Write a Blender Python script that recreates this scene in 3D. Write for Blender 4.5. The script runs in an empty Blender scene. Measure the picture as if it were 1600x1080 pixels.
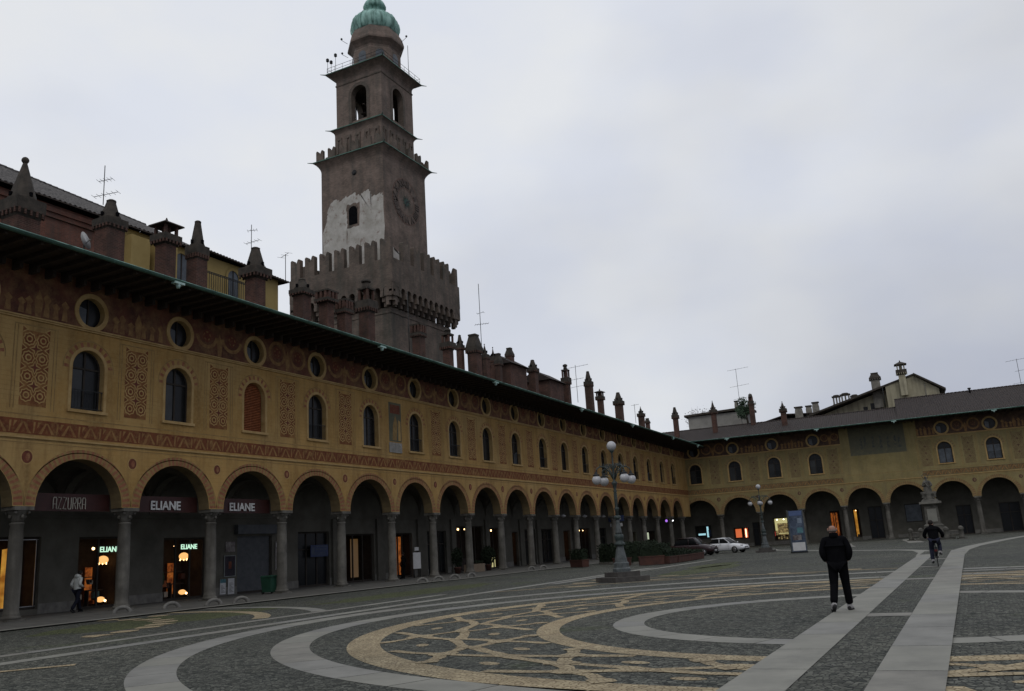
import bpy, bmesh, math, random
from mathutils import Vector, Matrix, Euler
R = math.radians
PI = math.pi
random.seed(7)
sc = bpy.context.scene
col = sc.collection

# ------------------------------------------------------------------ camera
cam_d = bpy.data.cameras.new('camera'); cam = bpy.data.objects.new('camera', cam_d); col.objects.link(cam)
cam_d.sensor_width = 36.0; cam_d.lens = 36.0 * 1362.8 / 1600.0; cam_d.clip_start = .1; cam_d.clip_end = 3000
yaw, pitch, roll = -.4617, .2292, -.062
fw = Vector((math.sin(yaw) * math.cos(pitch), math.cos(yaw) * math.cos(pitch), math.sin(pitch)))
r0 = Vector((math.cos(yaw), -math.sin(yaw), 0)); u0 = r0.cross(fw)
rt = r0 * math.cos(roll) + u0 * math.sin(roll); up = -r0 * math.sin(roll) + u0 * math.cos(roll)
cam.matrix_world = Matrix(((rt.x, up.x, -fw.x, 0), (rt.y, up.y, -fw.y, 0), (rt.z, up.z, -fw.z, 1.6), (0, 0, 0, 1)))
sc.camera = cam

# ------------------------------------------------------------------ world, sun, exposure
SUN_EL, SUN_ROT = R(48), R(150)
world = bpy.data.worlds.new('World'); sc.world = world; world.use_nodes = True
nt = world.node_tree; N = nt.nodes; L = nt.links; N.clear()
out = N.new('ShaderNodeOutputWorld'); bg = N.new('ShaderNodeBackground')
sky = N.new('ShaderNodeTexSky'); sky.sky_type = 'NISHITA'; sky.sun_disc = False
sky.sun_elevation = SUN_EL; sky.sun_rotation = SUN_ROT
tc = N.new('ShaderNodeTexCoord')
mp = N.new('ShaderNodeMapping'); mp.inputs['Scale'].default_value = (1, 1, 1.8)
L.new(tc.outputs['Generated'], mp.inputs[0])
ns = N.new('ShaderNodeTexNoise'); ns.inputs['Scale'].default_value = 2.6; ns.inputs['Detail'].default_value = 4; ns.inputs['Roughness'].default_value = .42
L.new(mp.outputs[0], ns.inputs['Vector'])
dotn = N.new('ShaderNodeVectorMath'); dotn.operation = 'DOT_PRODUCT'; dotn.inputs[1].default_value = (-.45, .1, .62)
L.new(tc.outputs['Generated'], dotn.inputs[0])
add = N.new('ShaderNodeMath'); add.operation = 'MULTIPLY_ADD'; add.inputs[1].default_value = .85
L.new(ns.outputs['Fac'], add.inputs[0]); L.new(dotn.outputs['Value'], add.inputs[2])
rp = N.new('ShaderNodeValToRGB')
e = rp.color_ramp.elements
e[0].position = .28; e[0].color = (3.9, 4.05, 4.75, 1)
e[1].position = 1.05 - .05; e[1].color = (7.9, 8.15, 8.6, 1)
m1 = rp.color_ramp.elements.new(.55); m1.color = (5.3, 5.5, 6.05, 1)
L.new(add.outputs[0], rp.inputs[0])
mx = N.new('ShaderNodeMix'); mx.data_type = 'RGBA'; mx.inputs[0].default_value = .94
L.new(sky.outputs[0], mx.inputs[6]); L.new(rp.outputs[0], mx.inputs[7])
n2 = N.new('ShaderNodeTexNoise'); n2.inputs['Scale'].default_value = 5.5; n2.inputs['Detail'].default_value = 5; n2.inputs['Roughness'].default_value = .5
L.new(mp.outputs[0], n2.inputs['Vector'])
r2 = N.new('ShaderNodeValToRGB'); r2.color_ramp.elements[0].position = .38; r2.color_ramp.elements[0].color = (.955, .965, 1.0, 1)
r2.color_ramp.elements[1].position = .64; r2.color_ramp.elements[1].color = (1.02, 1.01, .99, 1); L.new(n2.outputs['Fac'], r2.inputs[0])
m3 = N.new('ShaderNodeMix'); m3.data_type = 'RGBA'; m3.blend_type = 'MULTIPLY'; m3.inputs[0].default_value = 1
L.new(mx.outputs[2], m3.inputs[6]); L.new(r2.outputs[0], m3.inputs[7])
L.new(m3.outputs[2], bg.inputs[0]); bg.inputs[1].default_value = .1
L.new(bg.outputs[0], out.inputs[0])

sun_d = bpy.data.lights.new('sun', 'SUN'); sun_d.energy = .5; sun_d.angle = R(25); sun_d.color = (1, .97, .92)
sun = bpy.data.objects.new('sun', sun_d); col.objects.link(sun)
# direction towards the sun, the same azimuth as the sky's sun
sd = Vector((math.sin(SUN_ROT) * math.cos(SUN_EL), math.cos(SUN_ROT) * math.cos(SUN_EL), math.sin(SUN_EL)))
sun.rotation_euler = sd.to_track_quat('Z', 'Y').to_euler()
sc.view_settings.view_transform = 'Standard'; sc.view_settings.look = 'None'
sc.view_settings.exposure = 0; sc.view_settings.gamma = 1
try: sc.view_settings.use_curve_mapping = False
except Exception: pass
sc.cycles.max_bounces = 6; sc.cycles.diffuse_bounces = 4; sc.cycles.use_denoising = True
sc.cycles.sample_clamp_indirect = 4

# ------------------------------------------------------------------ materials
MATS = {}
def mat(name, c, rough=.85, c2=None, scale=3, bump=0, bscale=30, metal=0, emit=None, estr=0, spec=.3, kind=None, detail=5, lo=.35, hi=.65, **k):
    if name in MATS: return MATS[name]
    m = bpy.data.materials.new(name); m.use_nodes = True; nt = m.node_tree; N = nt.nodes; L = nt.links
    b = N['Principled BSDF']; b.inputs['Roughness'].default_value = rough; b.inputs['Metallic'].default_value = metal
    b.inputs['Specular IOR Level'].default_value = spec
    b.inputs['Base Color'].default_value = (*c, 1)
    MATS[name] = m
    tc = N.new('ShaderNodeNewGeometry'); co = tc.outputs['Position']
    if emit:
        b.inputs['Emission Color'].default_value = (*emit, 1); b.inputs['Emission Strength'].default_value = estr
        if kind != 'goods': return m
    def noise(s, d=5, r=.6):
        n = N.new('ShaderNodeTexNoise'); n.inputs['Scale'].default_value = s; n.inputs['Detail'].default_value = d
        n.inputs['Roughness'].default_value = r; L.new(co, n.inputs['Vector']); return n.outputs['Fac']
    def ramp(f, a, ca, bpos, cb):
        r = N.new('ShaderNodeValToRGB'); r.color_ramp.elements[0].position = a; r.color_ramp.elements[0].color = (*ca, 1)
        r.color_ramp.elements[1].position = bpos; r.color_ramp.elements[1].color = (*cb, 1); L.new(f, r.inputs[0]); return r.outputs[0]
    def mixc(f, a, bb, mode='MIX'):
        x = N.new('ShaderNodeMix'); x.data_type = 'RGBA'; x.blend_type = mode
        for s, v in ((0, f), (6, a), (7, bb)):
            if isinstance(v, (int, float)): x.inputs[s].default_value = v
            elif isinstance(v, tuple): x.inputs[s].default_value = (*v, 1) if len(v) == 3 else v
            else: L.new(v, x.inputs[s])
        return x.outputs[2]
    def bumpit(h, st, dist=.02, prev=None):
        bn = N.new('ShaderNodeBump'); bn.inputs['Strength'].default_value = st; bn.inputs['Distance'].default_value = dist
        L.new(h, bn.inputs['Height'])
        L.new(bn.outputs[0], b.inputs['Normal'])
    colr = None
    if c2 is None: c2 = tuple(x * .7 for x in c)
    if kind == 'cobble':
        # river pebbles set in mortar
        sx = N.new('ShaderNodeMapping'); sx.inputs['Scale'].default_value = (1, 1, 0); L.new(co, sx.inputs[0])
        wob = N.new('ShaderNodeTexNoise'); wob.inputs['Scale'].default_value = 2.0; L.new(sx.outputs[0], wob.inputs['Vector'])
        v = N.new('ShaderNodeTexVoronoi'); v.inputs['Scale'].default_value = k.get('vs', 14); v.voronoi_dimensions = '2D'
        L.new(sx.outputs[0], v.inputs['Vector'])
        v2 = N.new('ShaderNodeTexVoronoi'); v2.feature = 'DISTANCE_TO_EDGE'; v2.inputs['Scale'].default_value = k.get('vs', 14); v2.voronoi_dimensions = '2D'
        L.new(sx.outputs[0], v2.inputs['Vector'])
        sepc = N.new('ShaderNodeSeparateColor'); L.new(v.outputs['Color'], sepc.inputs[0])
        base = ramp(sepc.outputs[0], .1, c2, .9, c)
        base = mixc(ramp(noise(.8, 6), .4, (0, 0, 0), .7, (1, 1, 1)), base, mixc(.5, base, k.get('c3', (.10, .10, .08))))
        edge = ramp(v2.outputs['Distance'], .02, k.get('mortar', (.035, .034, .03)), .16, (1, 1, 1))
        base = mixc(1.0, base, edge, 'MULTIPLY')
        big = ramp(noise(.13, 4), .35, (.72, .74, .74), .7, (1.15, 1.13, 1.08)); base = mixc(1.0, base, big, 'MULTIPLY')
        if 'moss' in k:
            mk = ramp(noise(.22, 6, .7), .58, (0, 0, 0), .72, (.75, .75, .75)); base = mixc(mk, base, k['moss'])
        L.new(base, b.inputs['Base Color']); bumpit(v2.outputs['Distance'], .9, .05)
        return m
    if kind == 'brick':
        mpn = N.new('ShaderNodeMapping'); mpn.inputs['Rotation'].default_value = (0, 0, 0)
        comb = N.new('ShaderNodeCombineXYZ'); sep = N.new('ShaderNodeSeparateXYZ'); L.new(co, sep.inputs[0])
        ad = N.new('ShaderNodeMath'); ad.operation = 'ADD'; L.new(sep.outputs[0], ad.inputs[0]); L.new(sep.outputs[1], ad.inputs[1])
        L.new(ad.outputs[0], comb.inputs[0]); L.new(sep.outputs[2], comb.inputs[1])
        bt = N.new('ShaderNodeTexBrick'); L.new(comb.outputs[0], bt.inputs['Vector']); bt.inputs['Scale'].default_value = 1
        bt.inputs['Brick Width'].default_value = .28; bt.inputs['Row Height'].default_value = .085; bt.inputs['Mortar Size'].default_value = .012
        bt.inputs['Color1'].default_value = (*c, 1); bt.inputs['Color2'].default_value = (*c2, 1); bt.inputs['Mortar'].default_value = (*k.get('mortar', (.17, .15, .12)), 1)
        base = bt.outputs['Color']
        dirt = ramp(noise(scale, 7, .7), .3, (.45, .45, .42), .72, (1.25, 1.2, 1.15)); base = mixc(1.0, base, dirt, 'MULTIPLY')
        st = N.new('ShaderNodeMapping'); st.inputs['Scale'].default_value = (1.3, 1.3, .12); L.new(co, st.inputs[0])
        sn = N.new('ShaderNodeTexNoise'); sn.inputs['Scale'].default_value = 1.2; sn.inputs['Detail'].default_value = 5; L.new(st.outputs[0], sn.inputs['Vector'])
        base = mixc(ramp(sn.outputs['Fac'], .45, (0, 0, 0), .75, (.55, .55, .55)), base, k.get('stain', (.05, .055, .05)))
        L.new(base, b.inputs['Base Color']); bumpit(bt.outputs['Fac'], -.25, .02)
        return m
    if kind == 'stucco':
        n1 = ramp(noise(.38, 8, .7), .36, c2, .62, c); n1 = mixc(ramp(noise(.16, 5, .6), .5, (0, 0, 0), .68, (.5, .5, .5)), n1, k.get('pale', (.46, .33, .15)))
        st = N.new('ShaderNodeMapping'); st.inputs['Scale'].default_value = (1.6, 1.6, .16); L.new(co, st.inputs[0])
        sn = N.new('ShaderNodeTexNoise'); sn.inputs['Scale'].default_value = 1.0; sn.inputs['Detail'].default_value = 6; sn.inputs['Roughness'].default_value = .7; L.new(st.outputs[0], sn.inputs['Vector'])
        n1 = mixc(ramp(sn.outputs['Fac'], .47, (0, 0, 0), .72, (.7, .7, .7)), n1, k.get('stain', (.155, .088, .034)))
        n1 = mixc(ramp(noise(7, 4), .45, (0, 0, 0), .75, (.35, .35, .35)), n1, k.get('fleck', (.45, .33, .13)))
        # faint painted courses
        sep = N.new('ShaderNodeSeparateXYZ'); L.new(co, sep.inputs[0])
        fr = N.new('ShaderNodeMath'); fr.operation = 'MULTIPLY'; fr.inputs[1].default_value = 5.2; L.new(sep.outputs[2], fr.inputs[0])
        f2 = N.new('ShaderNodeMath'); f2.operation = 'FRACT'; L.new(fr.outputs[0], f2.inputs[0])
        lt = N.new('ShaderNodeMath'); lt.operation = 'LESS_THAN'; lt.inputs[1].default_value = .13; L.new(f2.outputs[0], lt.inputs[0])
        nm = N.new('ShaderNodeMath'); nm.operation = 'MULTIPLY'; L.new(lt.outputs[0], nm.inputs[0])
        L.new(ramp(noise(.6, 3), .42, (0, 0, 0), .62, (.35, .35, .35)), nm.inputs[1])
        n1 = mixc(nm.outputs[0], n1, tuple(x * .6 for x in c2))
        L.new(n1, b.inputs['Base Color']); bumpit(noise(14, 5), .25, .02)
        return m
    base = ramp(noise(scale, detail, .65), lo, c2, hi, c)
    if 'fade' in k:   # flaking fresco paint: the wall's own colour shows through
        f = ramp(noise(k.get('fs', 2.2), 8, .75), k.get('fa', .46), (0, 0, 0), k.get('fb', .64), (.85, .85, .85)); base = mixc(f, base, k['fade'])
    if 'streak' in k:
        st = N.new('ShaderNodeMapping'); st.inputs['Scale'].default_value = (1.5, 1.5, .15); L.new(co, st.inputs[0])
        sn = N.new('ShaderNodeTexNoise'); sn.inputs['Scale'].default_value = 1.6; sn.inputs['Detail'].default_value = 5; L.new(st.outputs[0], sn.inputs['Vector'])
        base = mixc(ramp(sn.outputs['Fac'], .45, (0, 0, 0), .68, (.8, .8, .8)), base, k['streak'])
    L.new(base, b.inputs['Base Color'])
    if emit: L.new(base, b.inputs['Emission Color'])
    if bump: bumpit(noise(bscale, 4), bump, .02)
    return m

STUC = mat('stucco_ochre', (.445, .272, .092), kind='stucco', c2=(.315, .185, .057), rough=.92)
STUC2 = mat('stucco_pale', (.29, .23, .10), kind='stucco', c2=(.20, .16, .065), pale=(.29, .245, .12), fleck=(.30, .26, .14), rough=.92, stain=(.16, .125, .07))
SURR = mat('surround', (.47, .325, .145), c2=(.35, .225, .085), scale=2)
PRED = mat('paint_red', (.17, .052, .03), c2=(.11, .035, .022), scale=3, fade=(.27, .16, .065), fa=.55, fb=.8)
PDRED = mat('frieze_red', (.15, .055, .033), c2=(.075, .032, .022), scale=1.4, fade=(.24, .14, .065), fs=1.3, fa=.44, fb=.68)
PBRN = mat('paint_brown', (.19, .062, .024), c2=(.12, .036, .016), scale=3, fade=(.33, .22, .08), fa=.5, fb=.75)
PGRD = mat('panel_ground', (.21, .082, .030), c2=(.14, .052, .02), scale=3, fade=(.34, .19, .065), fs=1.3, fa=.48, fb=.66)
BOCH = mat('band_ochre', (.33, .19, .07), c2=(.22, .11, .04), scale=3, fade=(.20, .08, .03), fs=2.5, fa=.5, fb=.72)
PROSE = mat('paint_rose', (.30, .12, .065), c2=(.21, .075, .04), scale=4, fade=(.36, .25, .10), fa=.48, fb=.7)
POCH = mat('paint_ochre', (.46, .31, .125), c2=(.36, .225, .08), scale=4, fade=(.28, .15, .06), fs=3, fa=.58, fb=.8)
PDIM = mat('paint_dim', (.27, .175, .07), c2=(.21, .13, .05), scale=3, fade=(.34, .24, .09))
PFRZ = mat('frieze_ornament', (.31, .19, .075), c2=(.19, .10, .045), scale=3, fade=(.14, .055, .032), fs=2.5, fa=.48, fb=.7)
PTEAL = mat('paint_teal', (.075, .085, .065), c2=(.12, .11, .07), scale=.8, fade=(.20, .17, .09), fs=.8, fa=.48, fb=.72)
STONE = mat('stone', (.20, .19, .165), c2=(.12, .115, .10), scale=2.5, bump=.2, bscale=20)
STONEL = mat('stone_light', (.34, .33, .30), c2=(.22, .21, .19), scale=3, bump=.2)
GRAN = mat('granite', (.25, .245, .21), c2=(.185, .183, .158), scale=.9, bump=.12, bscale=60, detail=9, rough=.75, fade=(.15, .148, .13), fs=.8, fa=.52, fb=.72)
GRAN2 = mat('granite_pinkish', (.235, .226, .195), c2=(.165, .16, .14), fade=(.14, .135, .118), fs=.6, fa=.5, fb=.7, scale=1.6, bump=.12, bscale=60, detail=9, rough=.75)
COB = mat('cobbles', (.185, .188, .160), kind='cobble', c2=(.028, .033, .028), moss=(.06, .075, .028))
GOLD = mat('cobbles_gold', (.53, .44, .29), kind='cobble', c2=(.34, .275, .18), mortar=(.42, .38, .3), c3=(.27, .21, .13), vs=12)
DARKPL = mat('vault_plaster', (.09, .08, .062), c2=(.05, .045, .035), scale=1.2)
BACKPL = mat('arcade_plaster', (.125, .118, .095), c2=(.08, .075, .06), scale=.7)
COLM = mat('column_stone', (.165, .155, .132), c2=(.085, .08, .068), scale=1.6, bump=.2, bscale=14, streak=(.06, .055, .045))
STATM = mat('statue_stone', (.125, .118, .10), c2=(.06, .058, .05), scale=3, bump=.2)
HOOPS = mat('guard_stone', (.20, .195, .175), c2=(.11, .105, .095), scale=3, bump=.2)
STEPM = mat('step_stone', (.085, .078, .07), c2=(.05, .046, .042), scale=3)
TILE = mat('roof_tile', (.042, .035, .031), c2=(.016, .014, .014), scale=2.6, bump=.4, bscale=9, fade=(.068, .046, .038), fs=5)
WOOD = mat('eave_wood', (.06, .045, .035), c2=(.035, .028, .024), scale=4)
VERD = mat('verdigris', (.36, .58, .51), c2=(.18, .34, .29), scale=.9, rough=.7, streak=(.045, .10, .08))
GUTT = mat('gutter_copper', (.075, .15, .115), c2=(.04, .085, .065), scale=1.2, rough=.65)
FITT = mat('gutter_fitting', (.45, .6, .56), c2=(.25, .4, .36), rough=.6)
BRT = mat('tower_brick', (.245, .18, .155), kind='brick', c2=(.165, .122, .108), scale=.5)
BRC = mat('castle_brick', (.155, .115, .098), kind='brick', c2=(.10, .078, .07), scale=.6, stain=(.035, .045, .038))
BRH = mat('house_brick', (.21, .075, .05), kind='brick', c2=(.14, .05, .035), scale=.7, mortar=(.14, .10, .075))
CHB = mat('chimney_brick', (.115, .052, .04), kind='brick', c2=(.06, .032, .027), scale=1.2, mortar=(.14, .09, .07), stain=(.03, .03, .025))
CHC = mat('chimney_cap', (.07, .058, .046), c2=(.03, .027, .022), scale=2.5, bump=.3, bscale=14)
CHP = mat('chimney_plaster', (.25, .235, .2), c2=(.15, .14, .12), scale=2)
PLAW = mat('plaster_remnant', (.50, .48, .44), c2=(.33, .31, .27), scale=.8, fade=(.20, .14, .115), fs=1.2, fa=.55, fb=.64, bump=.3, bscale=5)
YEL = mat('yellow_plaster', (.37, .275, .105), c2=(.29, .21, .075), scale=.6)
YEL2 = mat('faded_yellow', (.42, .385, .27), c2=(.32, .29, .20), scale=.8, streak=(.19, .17, .12))
PALE = mat('pale_house', (.30, .29, .26), c2=(.22, .21, .19), scale=.8)
GLASS = mat('dark_glass', (.014, .015, .016), rough=.25, spec=.2, c2=(.01, .012, .013))
GLASSB = mat('curtained_glass', (.10, .115, .13), rough=.3, c2=(.055, .065, .075), scale=2)
FRAME = mat('window_frame', (.045, .037, .03), c2=(.03, .025, .02))
IRON = mat('iron', (.02, .022, .022), c2=(.012, .013, .013), rough=.6)
LGREEN = mat('lamp_paint', (.05, .066, .062), c2=(.028, .038, .036), rough=.5, scale=6)
LGREY = mat('lamp_base_paint', (.11, .122, .122), c2=(.055, .063, .063), rough=.55, scale=5)
GLOBE = mat('globe_glass', (.46, .46, .465), rough=.25, c2=(.40, .40, .41), spec=.5)
SHUT = mat('roller_shutter', (.10, .105, .11), c2=(.07, .075, .08), rough=.6)
SHUTW = mat('wood_shutter', (.33, .105, .036), c2=(.18, .055, .02), scale=5, rough=.6)
BLACK = mat('black_cloth', (.007, .007, .008), c2=(.004, .004, .005), rough=.9, spec=.03)
NAVY = mat('navy_cloth', (.018, .02, .03), c2=(.012, .013, .02), rough=.9, spec=.03)
JEAN = mat('jeans', (.035, .038, .06), c2=(.02, .022, .035), rough=.9, spec=.03)
SKIN = mat('skin', (.36, .20, .145), c2=(.29, .155, .11), rough=.6)
HAIR = mat('hair', (.02, .015, .012), rough=.8)
SHOE = mat('pale_shoe', (.38, .37, .36), c2=(.25, .24, .24))
SOLE = mat('shoe_sole', (.03, .03, .03))
HOOD = mat('pale_jacket', (.62, .64, .60), c2=(.45, .47, .44), scale=4)
WHITE = mat('white_board', (.55, .55, .54), c2=(.48, .48, .47))
CHROME = mat('metal', (.45, .45, .45), metal=.9, rough=.35)
RUB = mat('rubber', (.02, .02, .02))
WCAR = mat('white_car_paint', (.72, .73, .74), c2=(.68, .69, .70), rough=.3, spec=.6)
MCAR = mat('maroon_car_paint', (.028, .012, .014), c2=(.022, .010, .011), rough=.3, spec=.6)
TERR = mat('terracotta', (.095, .042, .03), c2=(.06, .03, .024), scale=3)
LEAF = mat('leaf_dark', (.018, .027, .014), c2=(.010, .016, .008), scale=3, spec=.2)
LEAFG = mat('leaf_green', (.05, .085, .045), c2=(.03, .055, .03), scale=3)
TWIG = mat('twig', (.05, .04, .03))
BINM = mat('bin_green', (.02, .07, .045), c2=(.015, .05, .03), rough=.5)
BLUE = mat('blue_board', (.04, .055, .13), c2=(.03, .045, .10), rough=.5)
BLUEG = mat('blue_grey_panel', (.065, .085, .125), c2=(.045, .06, .09), rough=.5, scale=1.5)
MAROON = mat('maroon_fascia', (.05, .016, .014), c2=(.035, .012, .01), rough=.5)
LETTER = mat('letter_white', (.62, .62, .60), rough=.5)
LETTERD = mat('letter_cream', (.40, .38, .32), rough=.5)
POST1 = mat('poster_mix', (.30, .28, .26), c2=(.08, .06, .06), scale=2.2, detail=3)
POST2 = mat('poster_teal', (.10, .22, .24), c2=(.06, .14, .16), scale=4)
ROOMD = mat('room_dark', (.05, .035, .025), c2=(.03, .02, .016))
def glow(n, c, s): return mat(n, (.2, .2, .2), emit=c, estr=s)
E_AMB = mat('amber_glow', (1, .50, .08), c2=(.45, .16, .02), scale=1.3, detail=2, kind='goods', emit=(1, 1, 1), estr=.38)  # glowing sheet: emission stands in for lamplight on a room wall
E_ORA = mat('orange_glow', (.75, .22, .04), c2=(.12, .025, .01), scale=2.2, detail=3, kind='goods', emit=(1, 1, 1), estr=.30)  # lamplight on shop walls put into the colour as emission
E_BULB = glow('bulb', (1, .62, .28), 5)
E_WARM = glow('warm_lampshade', (1, .5, .16), 1.1)
E_NEON = glow('neon_green_white', (.62, 1, .74), 1.0)
E_YEL = glow('yellow_shop_light', (.9, .82, .36), .5)
E_SPOT = glow('spot_white', (1, .98, .8), 3.5)
E_CYAN = glow('cyan_light', (.5, .9, 1), .7)
E_PURP = glow('purple_light', (.5, .2, 1), .9)
E_WIN = glow('white_window_light', (.75, .85, .6), .55)
GOODS = mat('glowing_goods', (.32, .24, .10), c2=(.03, .02, .015), scale=5, detail=2, kind='goods', emit=(1, 1, 1), estr=.7)  # goods emit their own colour to look lamplit
REDG = glow('red_light', (1, .06, .03), .35)

# ------------------------------------------------------------------ mesh helpers
class MB:
    def __init__(s): s.v = []; s.f = []; s.m = []; s.mats = []; s.sm = []
    def mi(s, m):
        if m not in s.mats: s.mats.append(m)
        return s.mats.index(m)
    def poly(s, pts, m, sm=False):
        n = len(s.v); s.v += [tuple(p) for p in pts]; s.f.append(tuple(range(n, n + len(pts)))); s.m.append(s.mi(m)); s.sm.append(sm)
    def mesh(s, vs, fs, m, sm=False):
        n = len(s.v); s.v += [tuple(p) for p in vs]; i = s.mi(m)
        for f in fs: s.f.append(tuple(a + n for a in f)); s.m.append(i); s.sm.append(sm)
    def box(s, x0, x1, y0, y1, z0, z1, m, M=None):
        vs = [(x, y, z) for z in (z0, z1) for y in (y0, y1) for x in (x0, x1)]
        if M: vs = [M @ Vector(v) for v in vs]
        s.mesh(vs, [(0, 2, 3, 1), (4, 5, 7, 6), (0, 1, 5, 4), (2, 6, 7, 3), (0, 4, 6, 2), (1, 3, 7, 5)], m)
    def taper(s, cx, cy, z0, z1, a0, b0, a1, b1, m):  # frustum of a box
        vs = [(cx + sx * a, cy + sy * b, z) for z, a, b in ((z0, a0, b0), (z1, a1, b1)) for sy in (-1, 1) for sx in (-1, 1)]
        s.mesh(vs, [(0, 2, 3, 1), (4, 5, 7, 6), (0, 1, 5, 4), (2, 6, 7, 3), (0, 4, 6, 2), (1, 3, 7, 5)], m)
    def lathe(s, cx, cy, prof, m, n=16, sm=True, rot=0, sq=1):
        vs = []; fs = []
        for r, z in prof:
            for k in range(n):
                a = 2 * PI * k / n + rot; vs.append((cx + r * math.cos(a), cy + r * math.sin(a) * sq, z))
        for j in range(len(prof) - 1):
            for k in range(n): fs.append((j * n + k, j * n + (k + 1) % n, (j + 1) * n + (k + 1) % n, (j + 1) * n + k))
        fs.append(tuple(range(n))[::-1]); fs.append(tuple(range((len(prof) - 1) * n, len(prof) * n)))
        s.mesh(vs, fs, m, sm)
    def tube(s, pts, r, m, n=8, sm=True):
        pts = [Vector(p) for p in pts]; rr = r if isinstance(r, (list, tuple)) else [r] * len(pts)
        vs = []; fs = []
        for i, p in enumerate(pts):
            d = (pts[min(i + 1, len(pts) - 1)] - pts[max(i - 1, 0)]).normalized()
            a = d.orthogonal().normalized() if i == 0 else (pa - d * pa.dot(d)).normalized()
            pa = a; b = d.cross(a)
            for k in range(n):
                t = 2 * PI * k / n; vs.append(p + (a * math.cos(t) + b * math.sin(t)) * rr[i])
        for j in range(len(pts) - 1):
            for k in range(n): fs.append((j * n + k, j * n + (k + 1) % n, (j + 1) * n + (k + 1) % n, (j + 1) * n + k))
        fs.append(tuple(range(n))[::-1]); fs.append(tuple(range((len(pts) - 1) * n, len(pts) * n)))
        s.mesh(vs, fs, m, sm)
    def ball(s, c, r, m, n=16, k=10, sc=(1, 1, 1)):
        prof = [(r * math.sin(PI * j / k), -r * math.cos(PI * j / k)) for j in range(k + 1)]
        vs = []; fs = []
        for rr, z in prof:
            rr = max(rr, 1e-4)
            for q in range(n): a = 2 * PI * q / n; vs.append((c[0] + rr * math.cos(a) * sc[0], c[1] + rr * math.sin(a) * sc[1], c[2] + z * sc[2]))
        for j in range(k):
            for q in range(n): fs.append((j * n + q, j * n + (q + 1) % n, (j + 1) * n + (q + 1) % n, (j + 1) * n + q))
        s.mesh(vs, fs, m, True)
    def prism(s, prof, y0, y1, m):   # profile in (x, z) extruded along y
        n = len(prof); vs = [(x, y0, z) for x, z in prof] + [(x, y1, z) for x, z in prof]
        fs = [tuple(range(n)), tuple(range(n, 2 * n))[::-1]] + [(i, i + n, (i + 1) % n + n, (i + 1) % n) for i in range(n)]
        s.mesh(vs, fs, m)
    def build(s, name, parent=None, loc=None, rz=0, recalc=False):
        me = bpy.data.meshes.new(name); me.from_pydata(s.v, [], s.f)
        for m in s.mats: me.materials.append(m)
        me.polygons.foreach_set('material_index', s.m); me.polygons.foreach_set('use_smooth', s.sm)
        if recalc:
            b = bmesh.new(); b.from_mesh(me); bmesh.ops.recalc_face_normals(b, faces=b.faces); b.to_mesh(me); b.free()
        me.update()
        o = bpy.data.objects.new(name, me); col.objects.link(o)
        if parent: o.parent = parent
        if loc: o.location = loc
        if rz: o.rotation_euler.z = rz
        return o

def split_build(mb, name, parent):
    """one object per loose piece of the builder"""
    par = list(range(len(mb.v)))
    def fd(a):
        while par[a] != a: par[a] = par[par[a]]; a = par[a]
        return a
    for f in mb.f:
        for i in f[1:]: par[fd(i)] = fd(f[0])
    gsets = {}
    for k, f in enumerate(mb.f): gsets.setdefault(fd(f[0]), []).append(k)
    for ks in gsets.values():
        q = MB(); mp_ = {}
        for k in ks:
            idx = []
            for i in mb.f[k]:
                if i not in mp_: mp_[i] = len(q.v); q.v.append(mb.v[i])
                idx.append(mp_[i])
            q.f.append(tuple(idx)); q.m.append(q.mi(mb.mats[mb.m[k]])); q.sm.append(mb.sm[k])
        q.build(name, parent)
def thing(name, label, cat, loc=(0, 0, 0), rz=0, group=None):
    o = bpy.data.objects.new(name, None); col.objects.link(o); o.location = loc; o.rotation_euler = (0, 0, rz)
    o.empty_display_size = .3
    o['label'] = label; o['category'] = cat
    if group: o['group'] = group
    return o
def tag(o, label, cat, group=None):
    o['label'] = label; o['category'] = cat
    if group: o['group'] = group
    return o
def struct(o, kind='structure'): o['kind'] = kind; return o
def share(o, name, parent, loc=(0, 0, 0), rz=None):   # another object with the same mesh
    c = o.copy(); c.name = name; col.objects.link(c); c.parent = parent; c.location = loc
    if rz is not None: c.rotation_euler.z = rz
    return c
def copy_tree(o, parent=None):
    kids = [c for c in bpy.data.objects if c.parent == o]
    c = o.copy(); col.objects.link(c); c.parent = parent
    for k in kids: copy_tree(k, c)
    return c
def evald(o):   # bake modifiers / text into a plain mesh
    dg = bpy.context.evaluated_depsgraph_get(); dg.update()
    me = bpy.data.meshes.new_from_object(o.evaluated_get(dg)); return me
def text_mesh(txt, size, ext, m, name, parent=None, loc=(0, 0, 0), rot=(PI / 2, 0, 0), sx=1, offset=0):
    cu = bpy.data.curves.new(name, 'FONT'); cu.body = txt; cu.size = size; cu.extrude = ext; cu.align_x = 'CENTER'; cu.align_y = 'CENTER'; cu.offset = offset
    t = bpy.data.objects.new(name, cu); col.objects.link(t)
    me = evald(t); bpy.data.objects.remove(t); me.materials.clear(); me.materials.append(m)
    o = bpy.data.objects.new(name, me); col.objects.link(o); o.parent = parent; o.location = loc; o.rotation_euler = rot; o.scale = (sx, 1, 1)
    return o
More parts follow.
